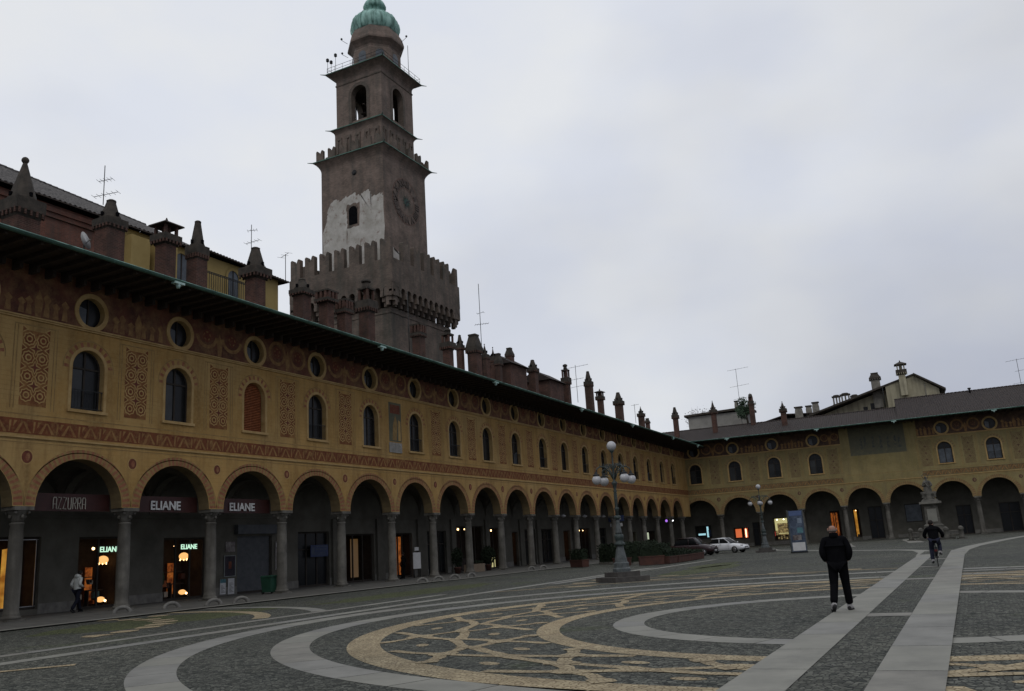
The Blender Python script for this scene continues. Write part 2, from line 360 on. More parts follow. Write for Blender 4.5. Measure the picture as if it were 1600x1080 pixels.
def skin_mesh(verts, edges, radii, name, m, parent=None, sub=2, root=0, matf=None, loc=(0, 0, 0)):
    me = bpy.data.meshes.new(name); me.from_pydata(verts, edges, [])
    o = bpy.data.objects.new(name, me); col.objects.link(o)
    md = o.modifiers.new('s', 'SKIN'); md.use_smooth_shade = True; md.branch_smoothing = .5
    for i, r in enumerate(radii):
        sv = me.skin_vertices[0].data[i]; sv.radius = (r, r) if not isinstance(r, tuple) else r; sv.use_root = (i == root)
    su = o.modifiers.new('u', 'SUBSURF'); su.levels = sub; su.render_levels = sub
    n = evald(o); bpy.data.objects.remove(o); n.materials.clear()
    for x in (m if isinstance(m, list) else [m]): n.materials.append(x)
    for p in n.polygons:
        p.use_smooth = True
        if matf: p.material_index = matf(p.center)
    ob = bpy.data.objects.new(name, n); col.objects.link(ob); ob.parent = parent; ob.location = loc
    return ob

# ------------------------------------------------------------------ facade building blocks (local: x along the front, y into the building, z up)
def hole_fill(mb, x0, x1, z0, z1, holes, m, mr, dep, y=0.0):
    """panel in the plane y with openings ('arch', cx, hw, zb, zs, rise) or ('circ', cx, r, zc) or ('rect', x0, x1, z0, z1)"""
    hs = sorted(holes, key=lambda h: h[1]); cur = x0
    def q(a, b, c, d): mb.poly([(a, y, c), (b, y, c), (b, y, d), (a, y, d)], m)
    for h in hs:
        if h[0] == 'rect': a, b = h[1], h[2]
        else: a, b = h[1] - h[2], h[1] + h[2]
        if a > cur: q(cur, a, z0, z1)
        if h[0] == 'rect':
            if h[3] > z0: q(a, b, z0, h[3])
            q(a, b, h[4], z1)
            for P in (((a, h[3]), (a, h[4])), ((b, h[4]), (b, h[3])), ((a, h[4]), (b, h[4])), ((b, h[3]), (a, h[3]))):
                (xa, za), (xb, zb) = P; mb.poly([(xa, y, za), (xa, y + dep, za), (xb, y + dep, zb), (xb, y, zb)], mr)
        else:
            n = 20
            if h[0] == 'arch':
                _, cx, hw, zb, zs, rise = h
                arc = [(cx - hw * math.cos(PI * i / n), zs + rise * math.sin(PI * i / n)) for i in range(n + 1)]
                low = None
                if zb > z0: q(a, b, z0, zb)
                loop = ([(a, zb)] if zb < zs else []) + arc + ([(b, zb)] if zb < zs else [])
            else:
                _, cx, r, zc = h
                arc = [(cx - r * math.cos(PI * i / n), zc + r * math.sin(PI * i / n)) for i in range(n + 1)]
                low = [(cx - r * math.cos(PI * i / n), zc - r * math.sin(PI * i / n)) for i in range(n + 1)]
                loop = arc + low[::-1]
                for i in range(n): mb.poly([(low[i][0], y, z0), (low[i + 1][0], y, z0), (low[i + 1][0], y, low[i + 1][1]), (low[i][0], y, low[i][1])], m)
            for i in range(n): mb.poly([(arc[i][0], y, arc[i][1]), (arc[i + 1][0], y, arc[i + 1][1]), (arc[i + 1][0], y, z1), (arc[i][0], y, z1)], m)
            for i in range(len(loop) - 1):
                (xa, za), (xb, zb2) = loop[i], loop[i + 1]
                mb.poly([(xa, y, za), (xb, y, zb2), (xb, y + dep, zb2), (xa, y + dep, za)], mr)
            if h[0] == 'arch' and h[3] > z0: mb.poly([(a, y, h[3]), (a, y + dep, h[3]), (b, y + dep, h[3]), (b, y, h[3])], mr)
        cur = b
    if x1 > cur: q(cur, x1, z0, z1)

def ring(mb, cx, zc, r0, r1, a0, a1, n, ms, y=-.005, rise=1.0, th=.012, gap=0):
    """painted or raised ring of n wedge blocks, alternating the materials ms"""
    for i in range(n):
        m = ms[i % len(ms)]
        if m is None: continue
        t0 = a0 + (a1 - a0) * (i + gap) / n; t1 = a0 + (a1 - a0) * (i + 1 - gap) / n
        pts = [(cx - r * math.cos(t), y, zc + (r - r0 + r0 * rise) * math.sin(t)) for r, t in ((r0, t0), (r0, t1), (r1, t1), (r1, t0))]
        mb.poly(pts, m)

def arch_window(root, cx, hw, zb, zs, rise, dep, panes='dark', rail=True, protos={}):
    key = (round(hw, 2), round(zs - zb, 2), panes, rail)
    if key in protos:
        src = protos[key]; c = copy_tree(src, root); c.location = (cx, dep, zb); return c
    n = 14; H = zs - zb
    arc = [(-hw * math.cos(PI * i / n), H + rise * math.sin(PI * i / n)) for i in range(n + 1)]
    fr = MB(); w = .07
    loop = [(-hw, 0)] + arc + [(hw, 0)]
    inner = [(-hw + w, w)] + [(-(hw - w) * math.cos(PI * i / n), H + (rise - w) * math.sin(PI * i / n)) for i in range(n + 1)] + [(hw - w, w)]
    for i in range(len(loop)):
        j = (i + 1) % len(loop)
        fr.poly([(loop[i][0], -.05, loop[i][1]), (loop[j][0], -.05, loop[j][1]), (inner[j][0], -.05, inner[j][1]), (inner[i][0], -.05, inner[i][1])], FRAME)
        fr.poly([(inner[i][0], -.05, inner[i][1]), (inner[j][0], -.05, inner[j][1]), (inner[j][0], 0, inner[j][1]), (inner[i][0], 0, inner[i][1])], FRAME)
    fr.box(-.045, .045, -.055, 0, w, H + rise - w, FRAME)
    fr.box(-hw + w, hw - w, -.05, 0, H - .04, H + .04, FRAME)
    f = fr.build('window', root, (cx, dep, zb))
    pn = MB(); gm = {'dark': GLASS, 'curtain': GLASSB, 'shutter': SHUTW}.get(panes, GLASS)
    if panes == 'shutter':
        k = int((H + rise) / .09)
        for i in range(k):
            z = .05 + i * .09
            ww = hw - .08 if z < H else (hw - .08) * math.sqrt(max(0, 1 - ((z - H) / rise) ** 2))
            if ww > .05: pn.mesh([(-ww, -.13, z), (ww, -.13, z), (ww, -.08, z + .07), (-ww, -.08, z + .07), (-ww, -.12, z - .008), (ww, -.12, z - .008), (ww, -.07, z + .062), (-ww, -.07, z + .062)], [(0, 1, 2, 3), (7, 6, 5, 4), (0, 4, 5, 1), (3, 2, 6, 7)], gm)
        pn.poly([(x, -.004, z) for x, z in loop], BLACK)
        pn.build('slatted_shutter', f)
    else:
        if panes == 'curtain':
            pn.poly([(-hw, -.004, 0), (hw, -.004, 0), (hw, -.004, H), (-hw, -.004, H)], GLASSB)
            pn.poly([(x, -.004, z) for x, z in arc], GLASS)
        else: 
            pn.poly([(x, -.004, z) for x, z in loop], GLASS)
            if panes == 'half': pn.poly([(.07, -.012, .1), (hw - .1, -.012, .1), (hw - .1, -.012, H * .6), (.07, -.012, H * .45)], GLASSB)
            elif panes != 'plain': pn.poly([(-hw + .1, -.012, .1), (-.07, -.012, .1), (-.07, -.012, H - .06), (-hw + .1, -.012, H - .06)], mat('grey_pane', (.042, .045, .045), c2=(.018, .02, .021), rough=.3, scale=.8))
        pn.build('pane', f)
    if rail:
        rl = MB(); rl.box(-hw, hw, -.30, -.27, .86, .90, IRON); rl.box(-hw, hw, -.295, -.275, .08, .11, IRON)
        k = 11
        for i in range(k): x = -hw + .06 + (2 * hw - .12) * i / (k - 1); rl.box(x - .009, x + .009, -.292, -.278, .1, .87, IRON)
        rl.build('railing', f)
    protos[key] = f
    return f

def make_panel(wd, ht):   # frescoed candelabra panel, local origin at its lower middle
    mb = MB(); y1 = -.006; y2 = -.010; y3 = -.014
    cw = wd / 2; rh = ht / 4.0
    # a brownish red ground with pale star outlines, rosettes and dark crosses
    def blob(cx, cz, r, n, y, m, k2=1.0, rot=0):
        mb.poly([(cx + r * (k2 if i % 2 else 1) * math.cos(2 * PI * i / n + rot), y, cz + r * (k2 if i % 2 else 1) * math.sin(2 * PI * i / n + rot)) for i in range(n)], m)
    k = 14; edge = [(cw * (1.0 + random.uniform(-.05, .03)), ht * i / k) for i in range(k + 1)]; edg2 = [(-cw * (1.0 + random.uniform(-.05, .03)), ht * i / k) for i in range(k, -1, -1)]
    for i in range(k): mb.poly([(edg2[k - i][0], -.004, edge[i][1]), (edge[i][0], -.004, edge[i][1]), (edge[i + 1][0], -.004, edge[i + 1][1]), (edg2[k - i - 1][0], -.004, edge[i + 1][1])], PGRD)
    for r in range(4):
        zc = rh * (r + .55)
        for sx in (-1, 1):
            cx = sx * cw * .5
            blob(cx, zc, cw * .50, 16, y1, POCH, .86); blob(cx, zc, cw * .40, 16, y2, PBRN, .86); blob(cx, zc, cw * .25, 10, y3, POCH); blob(cx, zc, cw * .15, 8, y3 - .004, PBRN)
            ez = zc + rh * .5
            mb.poly([(sx * cw, y1, ez - .17), (sx * cw, y1, ez + .17), (sx * cw * .60, y1, ez)], POCH); mb.poly([(sx * cw, y2, ez - .11), (sx * cw, y2, ez + .11), (sx * cw * .72, y2, ez)], PBRN)
        zx = zc - rh * .5
        if zx > .05:
            for a, b, yy, mm in ((cw * .50, cw * .17, y2 - .002, POCH), (cw * .40, cw * .09, y3 - .002, PRED)):
                mb.poly([(-a, yy, zx), (-b, yy, zx + b), (0, yy, zx + a), (b, yy, zx + b), (a, yy, zx), (b, yy, zx - b), (0, yy, zx - a), (-b, yy, zx - b)], mm)
    return mb

def facade(root, cols, wins, x0, x1, top, panels, frieze_spans, zs=4.45, rise=2.03, zsill=8.6, ztop=11.28, hw=.79, wallm=STUC,
           special=None, oculi=None, fzm=None, shut=(), curtain=(), band=(7.3, 7.98), panel_h=3.15):
    """top(x) gives the wall height"""
    w = MB(); PH = .475; T = .7; zA = 7.2; fzm = fzm or PDRED
    holes = []
    arcs = []
    for a, b in zip(cols[:-1], cols[1:]):
        c_ = (a + b) / 2; h = (b - a) / 2 - PH; arcs.append((c_, h)); holes.append(('arch', c_, h, zs, zs, rise))
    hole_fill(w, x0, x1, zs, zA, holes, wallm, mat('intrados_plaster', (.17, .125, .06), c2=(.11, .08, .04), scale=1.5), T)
    # inner face of the arcade wall and underside of the springers
    hw2 = MB()
    for cc in cols: w.poly([(cc - PH, 0, zs), (cc + PH, 0, zs), (cc + PH, T, zs), (cc - PH, T, zs)], wallm)
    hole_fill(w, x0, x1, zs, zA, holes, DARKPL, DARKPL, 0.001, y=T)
    hole_fill(w, x0, x1, zA, 12.14, [('arch', x, hw, zsill, ztop - hw, hw) for x in wins], wallm, SURR, .34)
    oc = oculi if oculi is not None else wins
    # frieze zone with oculi, top follows the eave
    OZ = 13.02; r = .66
    xs = sorted(oc); cur = x0
    n = 18
    def q(a, b, za, zb=None): w.poly([(a, 0, za), (b, 0, za), (b, 0, top(b)), (a, 0, top(a))], wallm)
    for cx in xs:
        if cx - r > cur: q(cur, cx - r, 12.14)
        for i in range(n):
            xa = cx - r * math.cos(PI * i / n); xb = cx - r * math.cos(PI * (i + 1) / n)
            ya = r * math.sin(PI * i / n); yb = r * math.sin(PI * (i + 1) / n)
            w.poly([(xa, 0, 12.14), (xb, 0, 12.14), (xb, 0, OZ - yb), (xa, 0, OZ - ya)], wallm)
            w.poly([(xa, 0, OZ + ya), (xb, 0, OZ + yb), (xb, 0, top(xb)), (xa, 0, top(xa))], wallm)
            for s in (1, -1): w.poly([(xa, 0, OZ + s * ya), (xb, 0, OZ + s * yb), (xb, .3, OZ + s * yb), (xa, .3, OZ + s * ya)], SURR)
        cur = cx + r
    q(cur, x1, 12.14)
    # end walls and rear wall so the building is a closed volume
    for xe in (x0, x1): w.poly([(xe, 0, 7.2), (xe, 12, 7.2), (xe, 12, top(xe)), (xe, 0, top(xe))], wallm); w.poly([(xe, 4.7, 0), (xe, 12, 0), (xe, 12, 7.2), (xe, 4.7, 7.2)], wallm)
    w.poly([(x0, 12, 0), (x1, 12, 0), (x1, 12, top(x1)), (x0, 12, top(x0))], wallm)
    w.build('wall', root)
    # vaults
    v = MB(); D = 4.6; m_ = 10
    for (cx, h), a, b in zip(arcs, cols[:-1], cols[1:]):
        hu = (b - a) / 2 - .12; vd = (D - T) / 2
        def zz(u, q_):
            A = max(0, 1 - (u / hu) ** 2) ** .5; B = max(0, 1 - (q_ / vd) ** 2) ** .5
            return zs + .02 + rise * 1.03 * max(A, B)
        g = [[(cx + (a_ / m_) * hu, T + vd + (b_ / m_) * vd, zz(a_ / m_ * hu, b_ / m_ * vd)) for b_ in range(-m_, m_ + 1)] for a_ in range(-m_, m_ + 1)]
        for i in range(2 * m_):
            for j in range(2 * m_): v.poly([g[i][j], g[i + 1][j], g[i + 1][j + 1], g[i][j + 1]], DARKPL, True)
        # transverse rib
    for c_ in cols:
        nn = 12; vd = (D - T) / 2
        for i in range(nn):
            t0, t1 = PI * i / nn, PI * (i + 1) / nn
            P = [(T + vd - (vd) * math.cos(t), zs + (rise - .12) * math.sin(t)) for t in (t0, t1)]
            Q = [(T + vd - vd * math.cos(t), zs + .05 + (rise * 1.03) * math.sin(t)) for t in (t0, t1)]
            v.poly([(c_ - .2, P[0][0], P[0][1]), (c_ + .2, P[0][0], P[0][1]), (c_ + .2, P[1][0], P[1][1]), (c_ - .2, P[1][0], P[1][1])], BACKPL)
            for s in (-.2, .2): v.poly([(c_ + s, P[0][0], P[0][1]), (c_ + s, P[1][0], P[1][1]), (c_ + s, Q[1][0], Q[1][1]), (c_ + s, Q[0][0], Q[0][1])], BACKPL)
    v.build('vault', root)
    # columns
    cm = MB()
    cm.box(-.38, .38, -.38, .38, 0, .12, COLM)
    cm.lathe(0, 0, [(.36, .12), (.375, .17), (.355, .23), (.30, .26), (.32, .31), (.29, .35), (.278, .5), (.285, 1.6), (.265, 3.2), (.24, 3.72), (.275, 3.76), (.275, 3.80), (.24, 3.83)], COLM, 18)
    cm.lathe(0, 0, [(.24, 3.83), (.26, 4.0), (.32, 4.15), (.41, 4.28), (.42, 4.30)], COLM, 8, rot=PI / 8)
    for k in range(4):
        a = PI / 4 + k * PI / 2; cm.ball((.39 * math.cos(a), .39 * math.sin(a), 4.22), .075, COLM, 8, 6)
        a = k * PI / 2; cm.ball((.32 * math.cos(a), .32 * math.sin(a), 4.05), .065, COLM, 8, 6, (1, 1, 1.3))
    cm.box(-.42, .42, -.42, .42, 4.30, 4.449, COLM)
    proto = None
    for c_ in cols:
        if proto is None: proto = cm.build('column', root, (c_, T / 2, 0))
        else: share(proto, 'column', root, (c_, T / 2, 0))
    # painted voussoirs, medallions
    for (cx, h), a in zip(arcs, cols[:-1]):
        vb = MB()
        ring(vb, cx, zs, h + .03, h + .42, 0.02, PI - .02, 61, [PROSE, PDIM], rise=rise / (h + .03), y=-.006)
        ring(vb, cx, zs, h + .46, h + .50, 0.02, PI - .02, 30, [PDIM], rise=(rise - .03) / (h + .46) * 1.13, y=-.006)
        vb.build('painted_voussoirs', root)
        if special and special(a): continue
        md = MB(); rr = random.uniform(.19, .24)
        md.lathe(a, -.004, [(rr, 0), (rr * .96, .01)], PDIM, 3) if False else None
        n = 16
        md.poly([(a + (rr + .05) * math.cos(2 * PI * i / n), -.008, 6.42 + (rr + .05) * 1.1 * math.sin(2 * PI * i / n)) for i in range(n)], POCH)
        md.poly([(a + rr * math.cos(2 * PI * i / n), -.013, 6.42 + rr * 1.1 * math.sin(2 * PI * i / n)) for i in range(n)], PRED)
        md.poly([(a + .03 + rr * .42 * math.cos(2 * PI * i / n), -.018, 6.42 + rr * .7 * math.sin(2 * PI * i / n)) for i in range(n)], PROSE)
        md.build('medallion', root)
    # painted bands
    bd = MB(); bx = x0
    for zl, hh in ((6.98, .035), (7.10, .05), (8.12, .04)):
        bd.poly([(x0, -.005, zl), (x1, -.005, zl), (x1, -.005, zl + hh), (x0, -.005, zl + hh)], PDIM)
    z0_, z1_ = band; per = 1.03; k = int((x1 - x0) / per)
    for i in range(k):
        xa = x0 + i * (x1 - x0) / k; p = (x1 - x0) / k
        if special and special(xa): continue
        bd.poly([(xa, -.006, z0_ + .04), (xa + p, -.006, z0_ + .04), (xa + p, -.006, z1_ - .03), (xa, -.006, z1_ - .03)], PBRN)
        bd.poly([(xa + .30 * p, -.010, z0_ + .08), (xa + .44 * p, -.010, z0_ + .08), (xa + .66 * p, -.010, z1_ - .14), (xa + .58 * p, -.010, z1_ - .14)], BOCH)
        bd.poly([(xa + .86 * p, -.010, z0_ + .08), (xa + 1.0 * p, -.010, z0_ + .08), (xa + .70 * p, -.010, z1_ - .14), (xa + .64 * p, -.010, z1_ - .14)], BOCH)
        bd.poly([(xa + .06 * p, -.010, z0_ + .1), (xa + .12 * p, -.010, z0_ + .1), (xa + .17 * p, -.010, z1_ - .12), (xa + .08 * p, -.010, z1_ - .12)], BOCH)
        bd.poly([(xa + .24 * p, -.010, z0_ + .3), (xa + .40 * p, -.010, z1_ - .12), (xa + .26 * p, -.010, z1_ - .12)], BOCH)
        bd.poly([(xa + .58 * p, -.010, z0_ + .1), (xa + .74 * p, -.010, z0_ + .1), (xa + .65 * p, -.010, z0_ + .3)], PGRD)
    bd.build('painted_band', root)
    co_ = MB()
    for fa_, fb_ in frieze_spans: co_.box(fa_, fb_, -.07, -.002, 12.10, 12.17, SURR); co_.box(fa_, fb_, -.12, -.002, 12.172, 12.24, SURR)
    co_.box(x0, x1, -.05, -.002, 7.17, 7.24, SURR); co_.build('string_course', root)
    # windows and their painted frames
    for i, cx in enumerate(wins):
        kind = 'shutter' if i in shut else 'curtain' if i in curtain else ('dark', 'plain', 'dark', 'dark', 'half', 'plain', 'plain')[i % 7] if i > 5 else 'dark'
        arch_window(root, cx, hw, zsill, ztop - hw, hw, .34, kind, rail=(kind != 'shutter' and i % 3 != 1))
        s = MB()
        zc = ztop - hw
        ring(s, cx, zc, hw + .02, hw + .16, 0, PI, 20, [SURR], y=-.008)
        for sx in (-1, 1):
            xa = cx + sx * (hw + .02); xb = cx + sx * (hw + .16); xa, xb = min(xa, xb), max(xa, xb)
            s.poly([(xa, -.008, zsill), (xb, -.008, zsill), (xb, -.008, zc), (xa, -.008, zc)], SURR)
        ring(s, cx, zc - .05, hw + .20, hw + .42, -.05, PI + .05, 22, [PROSE, None], y=-.006, gap=.08)
        ring(s, cx, zc - .05, hw + .44, hw + .49, -.05, PI + .05, 22, [PDIM], y=-.006)
        s.box(cx - hw - .2, cx + hw + .2, -.09, -.002, zsill - .13, zsill - .002, SURR)
        s.build('window_surround', root)
    for cx in oc:
        o_ = MB()
        nn = 22
        for i in range(nn):
            t0, t1 = 2 * PI * i / nn, 2 * PI * (i + 1) / nn
            for ra, rb, ya, yb in ((r, r + .20, -.03, -.03), (r + .20, r + .20, -.03, 0), (r, r, -.03, 0)):
                o_.poly([(cx + ra * math.cos(t0), ya, OZ + ra * math.sin(t0)), (cx + ra * math.cos(t1), ya, OZ + ra * math.sin(t1)),
                         (cx + rb * math.cos(t1), yb, OZ + rb * math.sin(t1)), (cx + rb * math.cos(t0), yb, OZ + rb * math.sin(t0))], SURR)
        ob = o_.build('round_window', root)
        g = MB(); g.poly([(cx + r * math.cos(2 * PI * i / nn), .29, OZ + r * math.sin(2 * PI * i / nn)) for i in range(nn)], GLASS)
        g.poly([(cx - .5, .282, OZ - .35), (cx - .06, .282, OZ - .6), (cx - .06, .282, OZ + .2), (cx - .5, .282, OZ + .3)], GLASSB)
        g.box(cx - .03, cx + .03, .24, .28, OZ - r, OZ + r, FRAME); g.build('pane', ob)
    # fresco panels
    pm = make_panel(1.22, panel_h); proto = None
    for cx in panels:
        if proto is None: proto = pm.build('painted_panel', root, (cx, 0, 8.5))
        else: share(proto, 'painted_panel', root, (cx, 0, 8.5))
    for cx in panels:
        pl = MB()
        for dx in (-.98, -.84, .80, .94):
            pl.poly([(cx + dx, -.005, 8.35), (cx + dx + .045, -.005, 8.35), (cx + dx + .045, -.005, 11.85), (cx + dx, -.005, 11.85)], PDIM)
        pl.poly([(cx - .98, -.005, 11.85), (cx + .985, -.005, 11.85), (cx + .985, -.005, 11.90), (cx - .98, -.005, 11.90)], PDIM)
        pl.build('painted_pilaster_frame', root)
    # frieze
    seg = sorted(oc)
    for a, b in frieze_spans:
        fz = MB()
        inside = [c for c in seg if a < c < b]; cur = a; R1 = r + .22
        def sheet(xa, xb, zl): 
            k = max(1, int((xb - xa) / 1.5))
            for i in range(k):
                p0 = xa + (xb - xa) * i / k; p1 = xa + (xb - xa) * (i + 1) / k
                fz.poly([(p0, -.006, zl), (p1, -.006, zl), (p1, -.006, top(p1) - .02), (p0, -.006, top(p0) - .02)], fzm)
        for c in inside + [None]:
            xb = (c - R1) if c is not None else b
            if xb > cur: sheet(cur, xb, 12.25)
            # swags and roundels between the oculi
            gapw = xb - cur
            if gapw > 1.2:
                kk = 2
                alt = int(cur * 10) % 3
                for i in range(kk):
                    mx_ = cur + gapw * (i + .5) / kk
                    
                    if alt == 0: ring(fz, mx_, 13.2, gapw / kk * .30, gapw / kk * .41, 0, 2 * PI, 20, [PFRZ], y=-.010)
                    elif alt == 1: ring(fz, mx_, 13.35, gapw / kk * .33, gapw / kk * .44, PI + .15, 2 * PI - .15, 12, [PFRZ], y=-.010)
                    else:
                        for q in range(3):
                            fx = mx_ - .45 + q * .45 + random.uniform(-.08, .08); fh = random.uniform(.7, 1.1)
                            fz.poly([(fx - .14, -.010, 12.35), (fx + .14, -.010, 12.35), (fx + .1, -.010, 12.3 + fh * .6), (fx + .2, -.010, 12.3 + fh * .75), (fx, -.010, 12.3 + fh), (fx - .18, -.010, 12.3 + fh * .8), (fx - .08, -.010, 12.3 + fh * .6)], PFRZ)
                        continue
                    n = 12
                    fz.poly([(mx_ + .32 * math.cos(2 * PI * q / n), -.010, 13.25 + .34 * math.sin(2 * PI * q / n)) for q in range(n)], PRED)
                    ring(fz, mx_, 13.25, .18, .25, 0, 2 * PI, 10, [PFRZ, None], y=-.014)
                mx_ = cur + gapw / 2
                fz.poly([(mx_ - .12, -.014, 12.3), (mx_ + .12, -.014, 12.3), (mx_ + .2, -.014, 13.0), (mx_, -.014, 13.5), (mx_ - .2, -.014, 13.0)], PFRZ)
            if c is not None:
                n = 12
                for s in (1, -1):
                    for i in range(n):
                        xa = c - R1 * math.cos(PI * i / n); xb2 = c - R1 * math.cos(PI * (i + 1) / n)
                        ya = R1 * math.sin(PI * i / n); yb = R1 * math.sin(PI * (i + 1) / n)
                        if s > 0: fz.poly([(xa, -.006, OZ + ya), (xb2, -.006, OZ + yb), (xb2, -.006, top(xb2) - .02), (xa, -.006, top(xa) - .02)], fzm)
                        elif OZ - ya > 12.25 and OZ - yb > 12.25: fz.poly([(xa, -.006, 12.25), (xb2, -.006, 12.25), (xb2, -.006, OZ - yb), (xa, -.006, OZ - ya)], fzm)
                cur = c + R1
        fz.build('painted_frieze', root)

def tile_roof(root, x0, x1, y0, z0f, y1, z1f, per=.27, name='roof', both=True, hipL=0, hipR=0, m=TILE, rear=None):
    """corrugated pantile slope from the eave line (y0, z0f(x)) to the ridge (y1, z1f(x)) with a soffit, plus the rear slope"""
    mb = MB(); n = int((x1 - x0) / per * 4); rows = 6
    P = []
    for i in range(n + 1):
        x = x0 + (x1 - x0) * i / n; wv = .045 * math.sin(2 * PI * i / 4 + .4)
        P.append([(x, y0 + (y1 - y0) * j / rows, z0f(x) + (z1f(x) - z0f(x)) * j / rows + wv + .03) for j in range(rows + 1)])
    for i in range(n):
        for j in range(rows): mb.poly([P[i][j], P[i + 1][j], P[i + 1][j + 1], P[i][j + 1]], m, True)
    yr = rear if rear is not None else y1 + (y1 - y0)
    mb.poly([(x0, y1, z1f(x0)), (x1, y1, z1f(x1)), (x1, yr, z0f(x1)), (x0, yr, z0f(x0))], m)
    for x in (x0, x1): mb.poly([(x, y0, z0f(x) - .06), (x, y1, z1f(x)), (x, yr, z0f(x) - .06)], m)
    # under side
    mb.poly([(x0, y0, z0f(x0) - .07), (x1, y0, z0f(x1) - .07), (x1, y1, z1f(x1) - .1), (x0, y1, z1f(x0) - .1)], WOOD)
    mb.poly([(x0, y0 - .002, z0f(x0) - .08), (x1, y0 - .002, z0f(x1) - .08), (x1, y0 - .002, z0f(x1) + .0), (x0, y0 - .002, z0f(x0) + .0)], WOOD)
    # rolls of ridge tiles
    k = int((x1 - x0) / .45)
    for i in range(k):
        xa = x0 + (x1 - x0) * i / k; xb = x0 + (x1 - x0) * (i + .93) / k
        mb.tube([(xa, y1, z1f(xa) + .02), (xb, y1, z1f(xb) + .05)], .12, m, 6)
    return mb.build(name, root)

# ================================================================== GROUND
g = MB(); g.poly([(-400, -300, 0), (400, -300, 0), (400, 500, 0), (-400, 500, 0)], COB); struct(g.build('ground'))
pv = MB()
CX, CY = -1.5, 19.6
GRAN3 = mat('granite_dark', (.235, .232, .21), c2=(.165, .163, .148), scale=1.1, bump=.12, bscale=60, detail=9, rough=.75)
def tone(m): return random.choice([GRAN, GRAN, GRAN2, GRAN3]) if m in (GRAN, GRAN2) else m
def ell(mb, cx, cy, rx, ry, w, z, m, a0=0, a1=360, clip=None, slab=None, n=None):
    """ring laid in the paving; slab = length of each stone, leaving open joints"""
    per = (rx + ry) / 2 * R(a1 - a0)
    k = n or (int(per / slab) if slab else int(per / .35))
    for i in range(k):
        t0 = R(a0) + R(a1 - a0) * i / k; t1 = R(a0) + R(a1 - a0) * (i + 1) / k
        if slab:
            j = .022 / ((rx + ry) / 2); sub = 4; ms_ = tone(m)
        else: j = 0; sub = 1; ms_ = m
        for q in range(sub):
            s0 = t0 + (t1 - t0) * q / sub + (j if q == 0 else 0); s1 = t0 + (t1 - t0) * (q + 1) / sub
            P = [(cx + (rx + o) * math.cos(t), cy + (ry + o) * math.sin(t), z) for o, t in ((0, s0), (0, s1), (-w, s1), (-w, s0))]
            mx_ = sum(p[0] for p in P) / 4
            if clip and not clip(mx_, sum(p[1] for p in P) / 4): continue
            if not slab:   # pebbled rings have a slightly ragged edge
                P = [(p[0] + random.uniform(-.012, .012), p[1] + random.uniform(-.012, .012), p[2]) for p in P] if False else P
            mb.poly(P, ms_)
Z1, Z2, Z3 = .004, .008, .012
gr = MB(); clipA = lambda x, y: x > -17.1
ell(gr, CX, 18.8, 5.45, 5.15, .62, Z1, GRAN, slab=1.1)
ell(gr, CX, 20.3, 13.3, 11.6, .72, Z1, GRAN, slab=1.3)
ell(gr, CX, 20.7, 15.4, 14.7, .75, Z1, GRAN, slab=1.4, clip=clipA)
struct(gr.build('granite_rings'))
go = MB()
ell(go, CX, 19.3, 7.06, 7.4, .45, Z1, GOLD)
ell(go, CX, 19.95, 11.25, 10.7, .62, Z1, GOLD)
# lattice of hexagons with a dot in each, between the two golden rings
def PQ(th, s, z=Z1 + .001):
    a, b = (7.06, 7.4, 19.3), (10.65, 10.1, 19.95)
    rx = a[0] + (b[0] - a[0]) * s; ry = a[1] + (b[1] - a[1]) * s; cy = a[2] + (b[2] - a[2]) * s
    return (CX + rx * math.cos(th), cy + ry * math.sin(th), z)
def stroke(mb, pts, w, m, z):
    """a hand laid line of pebbles: a strip whose width wavers"""
    q = [Vector(p[:2]) for p in pts]; d0 = (q[1] - q[0]).normalized() * w * .3; d1 = (q[-1] - q[-2]).normalized() * w * .3
    q[0] = q[0] - d0; q[-1] = q[-1] + d1; fine = []
    for a, b in zip(q[:-1], q[1:]):
        k = max(1, int((b - a).length / .35)); fine += [a.lerp(b, i / k) for i in range(k)]
    fine.append(q[-1]); Lp = []
    for i, p in enumerate(fine):
        d = (fine[min(i + 1, len(fine) - 1)] - fine[max(i - 1, 0)]).normalized(); n = Vector((-d.y, d.x)) * w / 2
        Lp.append((p + n * random.uniform(.75, 1.35), p - n * random.uniform(.75, 1.35)))
    for a, b in zip(Lp[:-1], Lp[1:]): mb.poly([(*a[0], z), (*a[1], z), (*b[1], z), (*b[0], z)], m)
NC = 17; dt = 2 * PI / NC; zz = 0
def LZ(k): return Z1 + .0004 * (k + 1)
